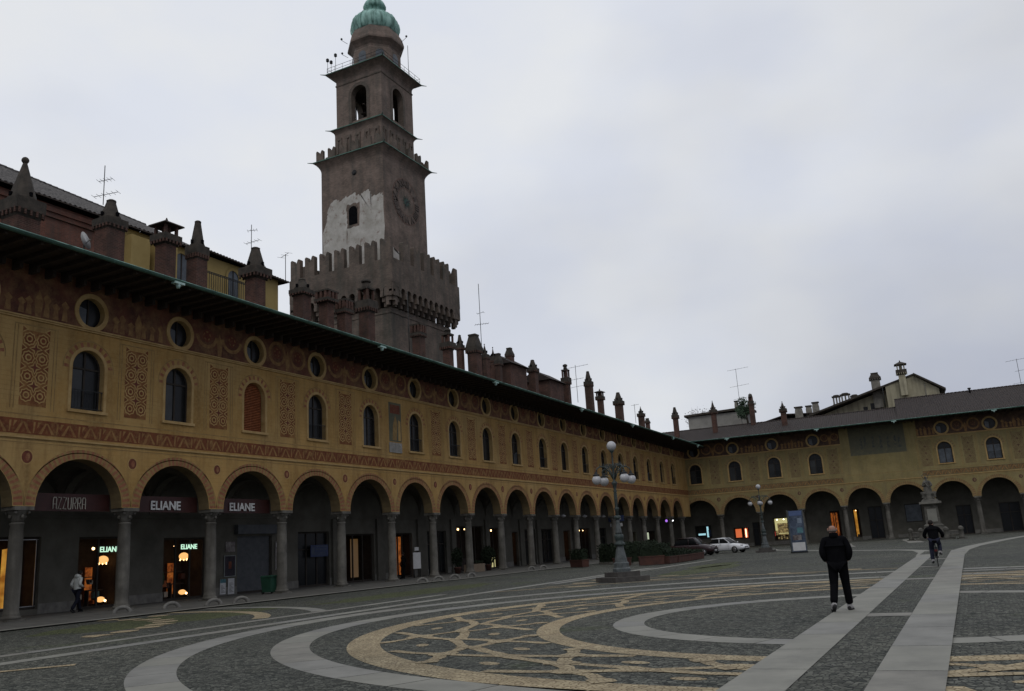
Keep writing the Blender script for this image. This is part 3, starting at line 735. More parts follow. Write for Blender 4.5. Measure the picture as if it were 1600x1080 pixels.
for i in range(NC):
    for row in (0, 1):
        t = (i + .5 * row) * dt + .1; L0 = row * 9
        s0, s1, sm2 = (.03, .50, .265) if row == 0 else (.50, .97, .735)
        wv = random.uniform(-.02, .02)
        nodes = [PQ(t, sm2 + wv), PQ(t + .27 * dt, s1 - .02), PQ(t + .73 * dt, s1 - .02), PQ(t + dt, sm2), PQ(t + .73 * dt, s0 + .02), PQ(t + .27 * dt, s0 + .02)]
        for j, (a, b) in enumerate(((0, 1), (1, 2), (2, 3), (3, 4), (4, 5), (5, 0))):
            if (row == 1 and j == 1) or (row == 0 and j == 4): continue
            A, B = nodes[a], nodes[b]; jx = random.uniform(-.06, .06)
            mid = [A[:2], ((A[0] + B[0]) / 2 + jx, (A[1] + B[1]) / 2 + jx), B[:2]]
            stroke(go, mid, .2, GOLD, LZ(j + (7 if row else 0)))
        for nd, s_ in ((nodes[0], .75), (nodes[1], .5), (nodes[4], .5)):
            k = 8; a0 = random.uniform(0, 1)
            go.poly([(nd[0] + s_ * random.uniform(.24, .46) * math.cos(2 * PI * q / k + a0), nd[1] + s_ * random.uniform(.24, .46) * math.sin(2 * PI * q / k + a0), LZ(14 + row)) for q in range(k)], GOLD)
        c = PQ(t + .5 * dt, sm2); k = 10; th = math.atan2(c[1] - CY, c[0] - CX) + PI / 2
        go.poly([(c[0] + .24 * math.cos(2 * PI * q / k) * math.cos(th) - .12 * math.sin(2 * PI * q / k) * math.sin(th),
                  c[1] + .24 * math.cos(2 * PI * q / k) * math.sin(th) + .12 * math.sin(2 * PI * q / k) * math.cos(th), LZ(0)) for q in range(k)], GOLD)
# golden dashes in the outer sectors
zz = LZ(0)
for (cx, cy) in [(-14.2, 33.2), (-12.2, 36.6), (-15.2, 36), (-9.5, 38.5), (-12.6, 39.8), (-10.2, 36.0), (-15.4, 39.5), (-7.2, 37.6), (-4.6, 38.2), (-13.8, 11.2 - 3.2), (-15.8, 8.5),
                 (1.5, 31.6), (3.2, 32.2), (5.2, 31.4), (7, 32.3), (2.4, 30.6), (4.4, 30.2), (6.3, 30.5)]:
    zz += .0002; k = 10; rr = random.uniform(.5, .8)
    go.poly([(cx + rr * random.uniform(.7, 1.2) * math.cos(2 * PI * q / k), cy + rr * random.uniform(.5, .9) * math.sin(2 * PI * q / k), zz) for q in range(k)], GOLD)
for pts in ([(-17.0, 31.5), (-13.5, 34.2), (-9.8, 36.4), (-5, 37.4), (-2.8, 37.5)], [(-15.8, 33.6), (-13.2, 38.2), (-9.4, 40.4)], [(-15.8, 38.5), (-13.2, 35.6), (-9.5, 37.5), (-5.6, 36.3)],
            [(-.4, 31.9), (3, 31.3), (6.5, 31.9), (9, 31)], [(-.4, 30.6), (3.5, 31.0), (8, 30.3)], [(-20, 8.6), (-16.3, 10.2), (-15.2, 11.4)]):
    zz += .0006; stroke(go, pts, .26, GOLD, zz)
# medallion by the arcade on the left
cl = lambda x, y: x < -19.6
ell(go, -27.6, 16.2, 9.6, 9.4, .5, Z1, GOLD, clip=lambda x, y: x < -19.9 and x > -29)
for i in range(15):
    a = R(10 + i * 11)
    for rr in (6.2, 7.6):
        cx, cy = -27.6 + rr * math.cos(a + rr), 16.2 + rr * math.sin(a + rr)
        if -28.6 < cx < -20.2:
            zz += .0001; k = 9; go.poly([(cx + random.uniform(.3, .6) * math.cos(2 * PI * q / k), cy + random.uniform(.3, .6) * math.sin(2 * PI * q / k), zz) for q in range(k)], GOLD)
struct(go.build('golden_pebble_pattern'))
bdm = MB()
def slabs(mb, x0, x1, y0, y1, z, m, ln=1.4, ax='y'):
    a, b = (y0, y1) if ax == 'y' else (x0, x1); p = a
    while p < b - .05:
        q = min(b, p + ln * random.uniform(.8, 1.2))
        g0 = .02; mm = tone(m)
        if ax == 'y': mb.poly([(x0, p + g0, z), (x1, p + g0, z), (x1, q, z), (x0, q, z)], mm)
        else: mb.poly([(p + g0, y0, z), (q, y0, z), (q, y1, z), (p + g0, y1, z)], mm)
        p = q
slabs(bdm, -17.7, -17.15, -20, 52, Z2, GRAN); slabs(bdm, -19.4, -18.95, -20, 31, Z2, GRAN)
slabs(bdm, -16.9, -16.4, 36, 64, Z2 + .002, GRAN)
ell(bdm, -27.6, 16.2, 11.4, 11.2, .5, Z1, GRAN, clip=lambda x, y: x < -19.4 and x > -28.3, slab=1.3)
slabs(bdm, -.47, 14, 33.2, 33.75, Z1, GRAN, ax='x'); slabs(bdm, -.47, 14, 28.9, 29.25, Z1, GRAN, ax='x')
slabs(bdm, 3.5, 14, 12.5, 12.9, Z1, GRAN, ax='x')
# kerb line of the arcade pavement
slabs(bdm, -28.6, -28.1, -20, 46, .05, GRAN2, ln=1.6); slabs(bdm, -28.3, -27.8, 46, 117, .05, GRAN2, ln=1.6)
# far curved bands
def strip(mb, pts, w, z, m):
    pts = [Vector((x, y)) for x, y in pts]; Lp = []; Rp = []
    for i, p in enumerate(pts):
        d = (pts[min(i + 1, len(pts) - 1)] - pts[max(i - 1, 0)]).normalized(); n = Vector((-d.y, d.x)) * w / 2
        Lp.append(p + n); Rp.append(p - n)
    for i in range(len(pts) - 1): mb.poly([(*Lp[i], z), (*Rp[i], z), (*Rp[i + 1], z), (*Lp[i + 1], z)], m)
strip(bdm, [(-2.3, 50), (-2.45, 56), (-3.0, 61), (-4.2, 64.5), (-6.2, 67.5), (-8.5, 71), (-11, 76), (-14, 82), (-17, 88), (-19, 96)], .85, Z2, GRAN)
strip(bdm, [(-.9, 50), (-.7, 58), (0, 66), (.9, 72), (1.8, 78), (3, 85), (4.3, 92), (5.5, 98)], .9, Z2, GRAN)
strip(bdm, [(-4.5, 88), (-5.2, 96), (-6, 104), (-6.5, 112)], 1.3, Z2, GRAN2); strip(bdm, [(-9.6, 84), (-10.8, 92), (-12, 102)], .8, Z2, GRAN2)
strip(bdm, [(-22, 104.5), (-8, 108), (8, 110.5)], .7, Z1, GRAN2)
struct(bdm.build('granite_bands'))
pa = MB()
pa.poly([(-2.62, -20, .022), (-.47, -20, .022), (-.47, 58, .022), (-2.62, 58, .022)], COB)
struct(pa.build('path_cobbles'))
ps = MB()
slabs(ps, -2.64, -1.94, -20, 52, .030, GRAN, 2.1); slabs(ps, -1.19, -.46, -20, 58, .030, GRAN, 2.3)
for y in (9.0 - 9, 17.6, 29.0, 36.9, 44.5): ps.poly([(-1.935, y, .0285), (-1.195, y, .0285), (-1.195, y + .62, .0285), (-1.935, y + .62, .0285)], GRAN2)
struct(ps.build('granite_path'))
# pavement under the arcades, one step up
pvm = MB(); pvm.box(-38.2, -28.6, -20, 123, -.2, .047, mat('pavement_stone', (.13, .125, .11), c2=(.075, .075, .068), scale=1.2, bump=.15, rough=.8)); struct(pvm.build('arcade_pavement'))
# mossy patches where nobody walks
MOSSC = mat('mossy_cobbles', (.165, .18, .085), kind='cobble', c2=(.05, .06, .028), c3=(.13, .15, .055))
gs = MB()
for q, (cx, cy, rx, ry) in enumerate([(-12.4, 45, 1.3, 6.5), (-22.3, 34, 1.6, 7), (-24.3, 22, 2.2, 5), (-13.5, 52, 1.1, 5)]):
    n = 40; gs.poly([(cx + rx * random.uniform(.75, 1.15) * math.cos(2 * PI * i / n), cy + ry * random.uniform(.8, 1.1) * math.sin(2 * PI * i / n), .0025) for i in range(n)], MOSSC)
struct(gs.build('mossy_ground'))

# ================================================================== LEFT PALACE  (local x = world Y, local y = away from the square)
left = thing('arcaded_palace', 'long frescoed ochre palace with round arches and many chimneys along the left side', 'palace', (-33.394, 0, 0), PI / 2)
lc = [7.0, 12.2, 17.4, 22.56, 27.65, 32.77, 37.94, 43.16, 48.42, 53.47, 58.47, 63.75, 69.1, 74.28, 79.2, 84.5, 89.5, 94.4, 99.35, 104.45, 109.8, 115.0]
lw = [10., 15., 20.1, 25.18, 30.2, 35.42, 40.63, 45.94, 51.21, 56.48, 61.63, 66.69, 72.08, 76.96, 82.07, 87.28, 92.44, 97.35, 102.22, 107.26, 112.02]
EO = 3.0
eaveL = lambda x: 14.42 - (x - 25) * .0098
topL = lambda x: eaveL(x) + .06
lp = [(a + b) / 2 for a, b in zip(lw[:-1], lw[1:])]
lp_ = [x for x in lp if abs(x - 48.6) > 1]
facade(left, lc, lw, 4, 118.1, topL, lp_, [(4, 118.1)], shut=(5,), curtain=())
tile_roof(left, 4, 119.5, -EO, eaveL, 6.0, lambda x: eaveL(x) + 2.9, name='roof', rear=12.8)
rL = [c for c in left.children if c.name.startswith('roof')][0]
# rafters and gutter
rf = MB(); x = 4.4
while x < 118:
    zt = eaveL(x); rf.box(x - .07, x + .07, -EO + .1, .0, zt - .16, zt + .02, WOOD); rf.box(x - .07, x + .07, -.55, .0, zt - .42, zt - .16, WOOD); x += .74
rf.poly([(4, -EO, eaveL(4) + .03), (118.1, -EO, eaveL(118.1) + .03), (118.1, 0, eaveL(118.1) + .03), (4, 0, eaveL(4) + .03)], WOOD)
rf.build('rafters', rL)
def gutter(root, x0, x1, ez, EO, fit, parent):
    gt = MB(); k = 40; m_ = 8
    for i in range(k):
        xa = x0 + (x1 - x0) * i / k; xb = x0 + (x1 - x0) * (i + 1) / k
        for q in range(m_):
            t0 = PI + PI * q / m_; t1 = PI + PI * (q + 1) / m_
            gt.poly([(xa, -EO - .10 + .11 * math.cos(t0), ez(xa) + .02 + .11 * math.sin(t0)), (xb, -EO - .10 + .11 * math.cos(t0), ez(xb) + .02 + .11 * math.sin(t0)),
                     (xb, -EO - .10 + .11 * math.cos(t1), ez(xb) + .02 + .11 * math.sin(t1)), (xa, -EO - .10 + .11 * math.cos(t1), ez(xa) + .02 + .11 * math.sin(t1))], GUTT)
        gt.tube([(xa, -EO - .215, ez(xa) + .03), (xb, -EO - .215, ez(xb) + .03)], .018, VERD, 6)
        gt.box(xa, xa + .03, -EO - .22, -EO, ez(xa) - .1, ez(xa) - .085, GUTT)
    gt.build('gutter', parent)
    for x in fit:
        f = MB(); z = ez(x); f.box(x - .28, x + .28, -EO - .235, -EO + .02, z - .16, z - .06, FITT); f.lathe(x, -EO - .1, [(.07, z - .34), (.13, z - .16)], FITT, 10)
        f.build('gutter_outlet', parent)
gutter(left, 4, 116.6, eaveL, EO, [27.2, 43.0, 59.7 - 2, 74.5, 88.5, 103, 114], rL)
# fresco with a white plaque between two windows
fb = MB(); fb.poly([(47.95, -.006, 9.1), (49.4, -.006, 9.1), (49.4, -.006, 11.75), (47.95, -.006, 11.75)], PTEAL)
fb.poly([(48.1, -.010, 11.0), (49.25, -.010, 11.0), (49.25, -.010, 11.6), (48.1, -.010, 11.6)], PRED)
fb.poly([(48.35, -.010, 9.2), (48.8, -.010, 9.2), (48.95, -.010, 10.3), (48.7, -.010, 10.9), (48.4, -.010, 10.2)], PDIM)
fb.poly([(49.0, -.010, 9.2), (49.3, -.010, 9.2), (49.3, -.010, 10.5), (49.05, -.010, 10.6)], POCH); fb.build('fresco', left)
pq = MB(); pq.box(47.9, 49.35, -.06, -.012, 8.36, 9.02, STONEL); pqo = pq.build('stone_plaque', left)
ln = MB()
for k in range(6): ln.poly([(48.05, -.063, 8.45 + k * .085), (49.2 - .12 * (k % 2), -.063, 8.45 + k * .085), (49.2 - .12 * (k % 2), -.063, 8.47 + k * .085), (48.05, -.063, 8.47 + k * .085)], STONE)
ln.build('carved_lines', pqo)

# ---- rear wall of the arcade with its shop fronts; openings (u0, u1, z0, z1, kind)
ops = [(22.4, 26.64, .28, 3.48, 'bigwin'), (28.6, 31.1, .05, 3.43, 'door_eliane'), (33.64, 36.6, .05, 3.30, 'shop_eliane'), (38.95, 41.85, .05, 3.32, 'shutter'),
       (44.2, 47.3, .05, 3.5, 'darkdoor'), (49.0, 52.3, .05, 3.3, 'dim'), (54.0, 57.2, .05, 3.3, 'orange'), (59.35, 62.2, .05, 3.4, 'darkdoor'), (63.7, 68.4, .05, 3.75, 'cafe'),
       (69.6, 72.4, .05, 3.6, 'cafe2'), (73.9, 75.1, .05, 3.2, 'amber'), (76.5, 78.9, .05, 3.4, 'darkdoor'), (80.2, 83, .05, 3.4, 'darkdoor'), (85.7, 87.4, .05, 3.2, 'amber'), (90, 93, .05, 3.4, 'cafe'),
       (95.5, 98, .05, 3.4, 'darkdoor'), (100.5, 103.5, .05, 3.4, 'cafe2'), (106.3, 108.6, .9, 2.8, 'whitewin'), (112.4, 116.6, 1.4, 2.9, 'whitewin'), (10, 14, .3, 3.4, 'darkdoor'), (16.2, 20.2, .05, 3.4, 'darkdoor')]
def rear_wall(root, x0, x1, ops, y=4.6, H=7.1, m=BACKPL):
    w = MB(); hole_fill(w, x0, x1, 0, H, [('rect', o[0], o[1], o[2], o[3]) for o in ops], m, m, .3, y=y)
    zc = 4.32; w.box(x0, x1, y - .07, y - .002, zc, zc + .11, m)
    cur = x0
    for o in sorted(ops) + [(x1, x1)]:
        if o[0] - cur > .1 and (len(o) == 2 or o[2] < .5): w.box(cur, o[0], y - .03, y - .002, .05, .5, STONE)
        if len(o) > 2 and o[2] < .5: cur = o[1]
    return w.build('arcade_rear_wall', root)
rear_wall(left, 4, 118, ops)
def shopfront(root, u0, u1, z0, z1, kind, y=4.6):
    cx = (u0 + u1) / 2; W = u1 - u0; H = z1 - z0; yb = y + .25
    f = MB()
    for a, b in ((u0, u0 + .08), (u1 - .08, u1)): f.box(a, b, yb - .06, yb + .04, z0, z1, FRAME)
    f.box(u0 + .08, u1 - .08, yb - .06, yb + .04, z1 - .1, z1, FRAME); f.box(u0 + .08, u1 - .08, yb - .06, yb + .04, z0, z0 + .12, FRAME)
    nm = 'shop_window' if kind in ('bigwin', 'whitewin', 'yellow', 'red', 'cyan', 'pale') else 'shop_door'
    if kind == 'shutter': nm = 'roller_shutter'
    lit = kind not in ('darkdoor', 'shutter', 'pale')
    if kind in ('door_eliane', 'shop_eliane', 'cafe', 'cafe2', 'orange', 'darkdoor', 'dim'):
        k = max(1, int(W / 1.3))
        for i in range(1, k + 1):
            xx = u0 + W * i / (k + 1); f.box(xx - .05, xx + .05, yb - .05, yb + .03, z0 + .12, z1 - .1, FRAME)
        if kind == 'darkdoor': f.box(u0 + .08, u1 - .08, yb - .05, yb + .03, z0 + 2.3, z0 + 2.38, FRAME)
    if kind == 'shutter':
        k = int(H / .11)
        for i in range(k): f.box(u0 + .08, u1 - .08, yb - .075 + (i % 2) * .0, yb - .055, z0 + .12 + i * .11, z0 + .12 + i * .11 + .095, SHUT)
    fo = f.build(nm, root)
    if kind in ('darkdoor', 'shutter'):
        b = MB(); b.poly([(u0, yb, z0), (u1, yb, z0), (u1, yb, z1), (u0, yb, z1)], GLASS if kind == 'darkdoor' else SHUT); b.build('door_panel' if kind == 'darkdoor' else 'shutter_backing', fo); return fo
    if kind == 'pale':
        b = MB(); b.poly([(u0, yb, z0), (u1, yb, z0), (u1, yb, z1), (u0, yb, z1)], GLASSB)
        b.build('pane', fo); return fo
    # a shallow lit room behind the opening
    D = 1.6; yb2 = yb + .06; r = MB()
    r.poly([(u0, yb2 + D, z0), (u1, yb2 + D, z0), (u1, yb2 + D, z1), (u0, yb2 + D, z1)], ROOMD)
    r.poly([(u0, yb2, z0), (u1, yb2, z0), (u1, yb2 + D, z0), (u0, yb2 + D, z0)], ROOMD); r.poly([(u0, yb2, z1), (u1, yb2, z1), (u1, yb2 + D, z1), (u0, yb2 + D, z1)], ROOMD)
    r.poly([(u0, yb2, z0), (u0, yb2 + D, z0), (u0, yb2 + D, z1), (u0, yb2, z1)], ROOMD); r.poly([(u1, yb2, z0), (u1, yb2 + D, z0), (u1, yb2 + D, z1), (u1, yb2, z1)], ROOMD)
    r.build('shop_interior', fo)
    l = MB(); s = MB()
    if kind == 'bigwin':
        for a, b, c, d in ((u0 + .02, u1 - .02, z1 - .14, z1 - .11), (u0 + .02, u1 - .02, z0 + .12, z0 + .15), (u1 - .13, u1 - .10, z0 + .1, z1 - .1), (u0 + .1, u0 + .13, z0 + .1, z1 - .1)):
            l.box(a, b, yb - .09, yb - .065, c, d, CHROME)
        l.poly([(u1 - 1.05, yb2 + .9, z0 + .1), (u1 - .22, yb2 + .9, z0 + .1), (u1 - .22, yb2 + .9, z1 - .9), (u1 - .75, yb2 + .9, z1 - .45), (u1 - 1.05, yb2 + .9, z1 - .5)], E_AMB)
        for i in range(4): l.box(u0 + .3 + i * .6, u0 + .6 + i * .6, yb2 + .8, yb2 + 1.1, z0 + .15 + .2 * (i % 2), z0 + 1.4 - .2 * i, GOODS)
        l.ball((u1 - .5, yb2 + .6, z1 - .35), .05, E_BULB, 8, 6)
    elif kind in ('door_eliane', 'shop_eliane'):
        bx = u1 - (.5 if kind == 'door_eliane' else .85)
        l.ball((bx, yb2 + .5, 2.32), .26, E_WARM, 12, 8, (1, 1, .8)); l.ball((bx - .35, yb2 + .8, 2.9), .07, E_BULB, 8, 6); l.ball((bx - .05, yb2 + .5, .42), .17, E_WARM, 10, 8, (1.3, 1, .8))
        l.ball((u0 + .8, yb2 + 1.0, 2.2), .12, E_ORA, 8, 6, (1.4, 1, .7)); l.ball((bx + .1, yb2 + .35, .35), .06, E_BULB, 8, 6)
        l.poly([(bx - .3, yb2 + 1.4, z0 + .3), (bx + .12, yb2 + 1.4, z0 + .3), (bx + .12, yb2 + 1.4, 2.0), (bx - .3, yb2 + 1.4, 2.0)], E_ORA)
        s.box(bx - .5, bx + .4, yb2 + .9, yb2 + 1.2, z0 + .8, z0 + .86, WOOD); s.box(bx - .45, bx - .4, yb2 + .9, yb2 + 1.2, z0, z0 + .8, WOOD)
        s.lathe(u0 + .7, yb2 + .6, [(.02, z0 + .1), (.02, z0 + .8), (.13, z0 + .85), (.17, z0 + 1.2), (.12, z0 + 1.45), (.03, z0 + 1.5)], LEAFG, 10)
        s.tube([(bx, yb2 + .5, 2.5), (bx, yb2 + .5, z1)], .01, IRON, 5)
        for i in range(7):
            gx = u0 + .35 + random.random() * (W - .7); gz = z0 + .15 + random.random() * 1.2; gs_ = random.uniform(.06, .16)
            s.box(gx - gs_, gx + gs_, yb2 + 1.0, yb2 + 1.25, gz, gz + gs_ * 2.2, random.choice([TERR, POST2, SHUTW, LETTERD, POST1]))
        s.box(u0 + .2, u1 - .2, yb2 + 1.25, yb2 + 1.35, z0 + 1.45, z0 + 1.5, WOOD)
        for i in range(6): l.ball((bx + .2 * math.cos(i), yb2 + .5 + .2 * math.sin(i), 2.12 + .05 * (i % 2)), .03, E_BULB, 6, 4)
        l.box(u0 + .12, u0 + .6, yb2 + 1.3, yb2 + 1.36, z0 + 2.0, z1 - .3, mat('red_wall_glow', (.5, .06, .02), c2=(.1, .01, .005), scale=2, kind='goods', emit=(1, 1, 1), estr=.12))
    elif kind == 'dim':
        l.poly([(u1 - 1.3, yb2 + .8, z0 + .3), (u1 - .4, yb2 + .8, z0 + .3), (u1 - .4, yb2 + .8, z1 - .3), (u1 - 1.3, yb2 + .8, z1 - .3)], mat('dim_amber', (.2, .2, .2), emit=(1, .5, .08), estr=.06))
        s.box(u0 + .3, u0 + 1.0, yb2 + .6, yb2 + .9, z0, z0 + 1.3, SHUTW)
    elif kind == 'orange':
        l.poly([(u1 - 1.5, yb2 + .5, z0 + .2), (u1 - .35, yb2 + .5, z0 + .2), (u1 - .35, yb2 + .5, z1 - .25), (u1 - 1.5, yb2 + .5, z1 - .25)], E_ORA)
        s.box(u1 - .95, u1 - .85, yb2 + .4, yb2 + .48, z0, z1 - .1, FRAME)
        l.poly([(u0 + .15, yb2 + .5, z0 + 1.0), (u0 + .35, yb2 + .5, z0 + 1.0), (u0 + .35, yb2 + .5, z1 - .4), (u0 + .15, yb2 + .5, z1 - .4)], E_ORA)
    elif kind in ('cafe', 'cafe2'):
        for i in range(3 if kind == 'cafe' else 2): l.ball((u0 + .5 + i * 1.1, yb2 + .4, z1 - .22), .09 if i == 1 else .06, E_BULB, 8, 6)
        for i in range(5): s.box(u0 + .3 + i * .45, u0 + .55 + i * .45, yb2 + 1.0, yb2 + 1.3, z0 + .9 + .3 * (i % 3), z0 + 1.2 + .3 * (i % 3), TERR)
        if kind == 'cafe2': l.box(u0 + .7, u0 + 1.7, yb2 + .2, yb2 + .3, z0 + .05, z0 + 1.2, E_YEL)
        s.box(u0 + .2, u1 - .2, yb2 + .9, yb2 + 1.35, z0, z0 + 1.05, WOOD)
    elif kind == 'amber':
        l.poly([(u0 + .12, yb2 + .7, z0 + .1), (u1 - .35, yb2 + .7, z0 + .1), (u1 - .35, yb2 + .7, z1 - .12), (u0 + .12, yb2 + .7, z1 - .12)], E_AMB)
        l.ball(((u0 + u1) / 2, yb2 + .4, z1 - .2), .06, E_BULB, 8, 6); s.box(u0 + .2, u1 - .2, yb2 + .4, yb2 + .6, z0, z0 + .4, WOOD)
    elif kind == 'whitewin':
        for i in range(4): l.box(u0 + .2 + i * W * .2, u0 + .2 + i * W * .2 + W * .12, yb2 + .4, yb2 + .5, z0 + .3 + .1 * (i % 2), z1 - .2, E_WIN)
        s.box(u0 + .2, u1 - .2, yb2 + .5, yb2 + .9, z0, z0 + .3, WOOD)
    elif kind == 'yellow':
        l.poly([(u0 + .1, yb2 + 1.2, z1 - .75), (u1 - .1, yb2 + 1.2, z1 - .75), (u1 - .1, yb2 + 1.2, z1 - .1), (u0 + .1, yb2 + 1.2, z1 - .1)], E_YEL)
        l.poly([(u0 + .1, yb2 + 1.1, z0 + .7), (u1 - .1, yb2 + 1.1, z0 + .7), (u1 - .1, yb2 + 1.1, z1 - .75), (u0 + .1, yb2 + 1.1, z1 - .75)], GOODS)
        l.poly([(u0 + .1, yb2 + .9, z0 + 1.3), (u0 + .4, yb2 + .9, z0 + 1.3), (u0 + .4, yb2 + .9, z1 - .2), (u0 + .1, yb2 + .9, z1 - .2)], E_YEL)
        for i in range(4): l.ball((u0 + .45 + i * (W - .9) / 3, yb2 + .8, z1 - .25), .09, E_SPOT, 8, 6)
        l.box(u1 - 1.0, u1 - .35, yb2 + .5, yb2 + .6, z1 - 1.35, z1 - .7, REDG); l.box(u0 + .02, u0 + .12, yb2 + .1, yb2 + .2, z0 + .6, z0 + 1.2, REDG)
        l.box(u0 + .5, u1 - .2, yb2 + .6, yb2 + .8, z0 + .85, z0 + .95, E_YEL)
        for i in range(6): s.box(u0 + .4 + i * .35, u0 + .6 + i * .35, yb2 + .3, yb2 + .5, z0 + .1, z0 + .45 + .15 * (i % 3), GOODS)
    elif kind == 'red':
        l.box(u0 + .15, u0 + .95, yb2 + .4, yb2 + .5, z0 + .2, z1 - .15, glow('red_orange', (1, .2, .05), .6)); l.box(u1 - .75, u1 - .3, yb2 + .4, yb2 + .5, z0 + .1, z1 - .1, REDG)
        l.box(u1 - .6, u1 - .5, yb2 + .3, yb2 + .38, z0 + .2, z1 - .2, E_BULB); s.box(u0 + .1, u1 - .1, yb2 + .5, yb2 + .9, z0, z0 + .2, WOOD)
    elif kind == 'cyan':
        l.box(u0 + .3, u0 + 1.3, yb2 + .4, yb2 + .5, z0 + .5, z0 + .75, E_CYAN); l.box(u0 + 1.5, u0 + 1.75, yb2 + .4, yb2 + .5, z0 + .2, z1 - .15, E_CYAN)
        l.box(u1 - .6, u1 - .2, yb2 + .4, yb2 + .5, z0 + .3, z1 - .6, BLUE); s.box(u0 + .1, u1 - .1, yb2 + .5, yb2 + .9, z0, z0 + .25, WOOD)
    split_build(l, 'shop_glow', fo)  # bulbs, plus sheets and goods that glow as if lamplit
    if s.v: split_build(s, 'display', fo)
    gl = MB(); 
    return fo
for o in ops: shopfront(left, *o)
sb_ = MB(); sb_.box(38.7, 42.1, 4.3, 4.597, 3.42, 3.95, SHUT); sb_.build('shutter_housing', left)
# pilaster strips between the shops
pb = MB()
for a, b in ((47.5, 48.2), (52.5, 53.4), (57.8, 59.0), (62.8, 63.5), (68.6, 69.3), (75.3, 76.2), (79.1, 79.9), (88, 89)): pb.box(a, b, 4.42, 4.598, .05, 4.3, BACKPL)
split_build(pb, 'pilaster', left)

# ---- chimneys
def chimney(parent, x, y, z0, ztop, zh, hw_, sw_, kind, CHB=CHB):
    """square brick shaft, corbelled head and a cap of the given kind; zh is the underside of the head"""
    s = MB(); a = sw_ * .40; h = hw_ * .40; H = ztop - zh
    s.box(x - a, x + a, y - a, y + a, z0, zh, CHB)
    hh = min(.9, H * .34)
    s.taper(x, y, zh, zh + hh * .35, a, a, h * .96, h * .96, CHC)
    for k in range(5):
        o = -h * .8 + k * h * .4
        for sgn in (-1, 1):
            s.box(x + o - .05, x + o + .05, y + sgn * h * .98 - .03, y + sgn * h * .98 + .03, zh + hh * .1, zh + hh * .4, CHB); s.box(x + sgn * h * .98 - .03, x + sgn * h * .98 + .03, y + o - .05, y + o + .05, zh + hh * .1, zh + hh * .4, CHB)
    s.box(x - h, x + h, y - h, y + h, zh + hh * .35, zh + hh, CHC)
    zc = zh + hh
    if kind in ('cone', 'cone_ball', 'spire'):
        b = h * (.84 if kind != 'spire' else .62); t = b * (.45 if kind == 'cone' else .12 if kind == 'spire' else .16)
        n = 8 if kind != 'cone_ball' else 12
        s.lathe(x, y, [(b * 1.12, zc), (b * 1.1, zc + .1), (b, zc + .12), (t, ztop - (.12 if kind != 'cone_ball' else .32)), (t * .8, ztop - (.02 if kind != 'cone_ball' else .3))], CHC, n, sm=False, rot=PI / 8)
        if kind == 'cone': s.lathe(x, y, [(t * 1.05, ztop - .14), (t * 1.1, ztop - .06), (t * .7, ztop)], CHC, n, rot=PI / 8)
        if kind == 'cone_ball': s.ball((x, y, ztop - .17), .17, CHC, 10, 8)
        if kind == 'spire': s.ball((x, y, ztop - .05), .06, CHC, 8, 6)
        for k in range(4):
            an = k * PI / 2; s.box(x + b * .98 * math.cos(an) - .06, x + b * .98 * math.cos(an) + .06, y + b * .98 * math.sin(an) - .06, y + b * .98 * math.sin(an) + .06, zc + .14, zc + .34, BLACK)
    elif kind in ('pagoda', 'lantern', 'tier'):
        b = h * (.62 if kind != 'tier' else .58); z2 = zc + (ztop - zc) * (.5 if kind != 'lantern' else .45)
        for sx in (-1, 1):
            for sy in (-1, 1): s.box(x + sx * b - .07, x + sx * b + .07, y + sy * b - .07, y + sy * b + .07, zc, z2, CHB)
        s.box(x - b * .45, x + b * .45, y - b * .45, y + b * .45, zc, z2, CHB)
        if kind == 'pagoda':
            s.taper(x, y, z2, z2 + .07, h * 1.15, h * 1.15, h * 1.1, h * 1.1, CHC); s.taper(x, y, z2 + .07, ztop - .25, h * 1.1, h * 1.1, .1, .1, CHC); s.lathe(x, y, [(.06, ztop - .3), (.09, ztop - .18), (.05, ztop - .08), (.02, ztop)], CHC, 8)
        elif kind == 'tier':
            s.box(x - b * 1.35, x + b * 1.35, y - b * 1.35, y + b * 1.35, z2, z2 + .14, CHC); s.lathe(x, y, [(b * .8, z2 + .14), (b * .85, z2 + .3), (b * .7, ztop - .3), (b * 1.1, ztop - .22), (b * 1.0, ztop - .1), (b * .3, ztop)], CHC, 8, sm=False)
        else:
            s.lathe(x, y, [(b * 1.5, z2), (b * 1.4, z2 + .1), (b * 1.0, z2 + .5), (b * .3, ztop - .4), (.04, ztop)], CHC, 10)
    elif kind == 'box':
        s.taper(x, y, zc, ztop - .15, h * .95, h * .95, h * .55, h * .55, CHC); s.box(x - h * .62, x + h * .62, y - h * .62, y + h * .62, ztop - .15, ztop, CHC)
    elif kind == 'crown':
        for k in range(4):
            for j in (-1, 0, 1):
                an = k * PI / 2; dx, dy = math.cos(an), math.sin(an)
                cx_ = x + dx * h * .85 - dy * j * h * .62; cy_ = y + dy * h * .85 + dx * j * h * .62
                s.box(cx_ - .09, cx_ + .09, cy_ - .09, cy_ + .09, zc, ztop - .12, CHB)
        s.box(x - h * .7, x + h * .7, y - h * .7, y + h * .7, zc, ztop - .35, CHB); s.box(x - h * 1.02, x + h * 1.02, y - h * 1.02, y + h * 1.02, ztop - .12, ztop, CHC)
    return s.build('chimney', parent)
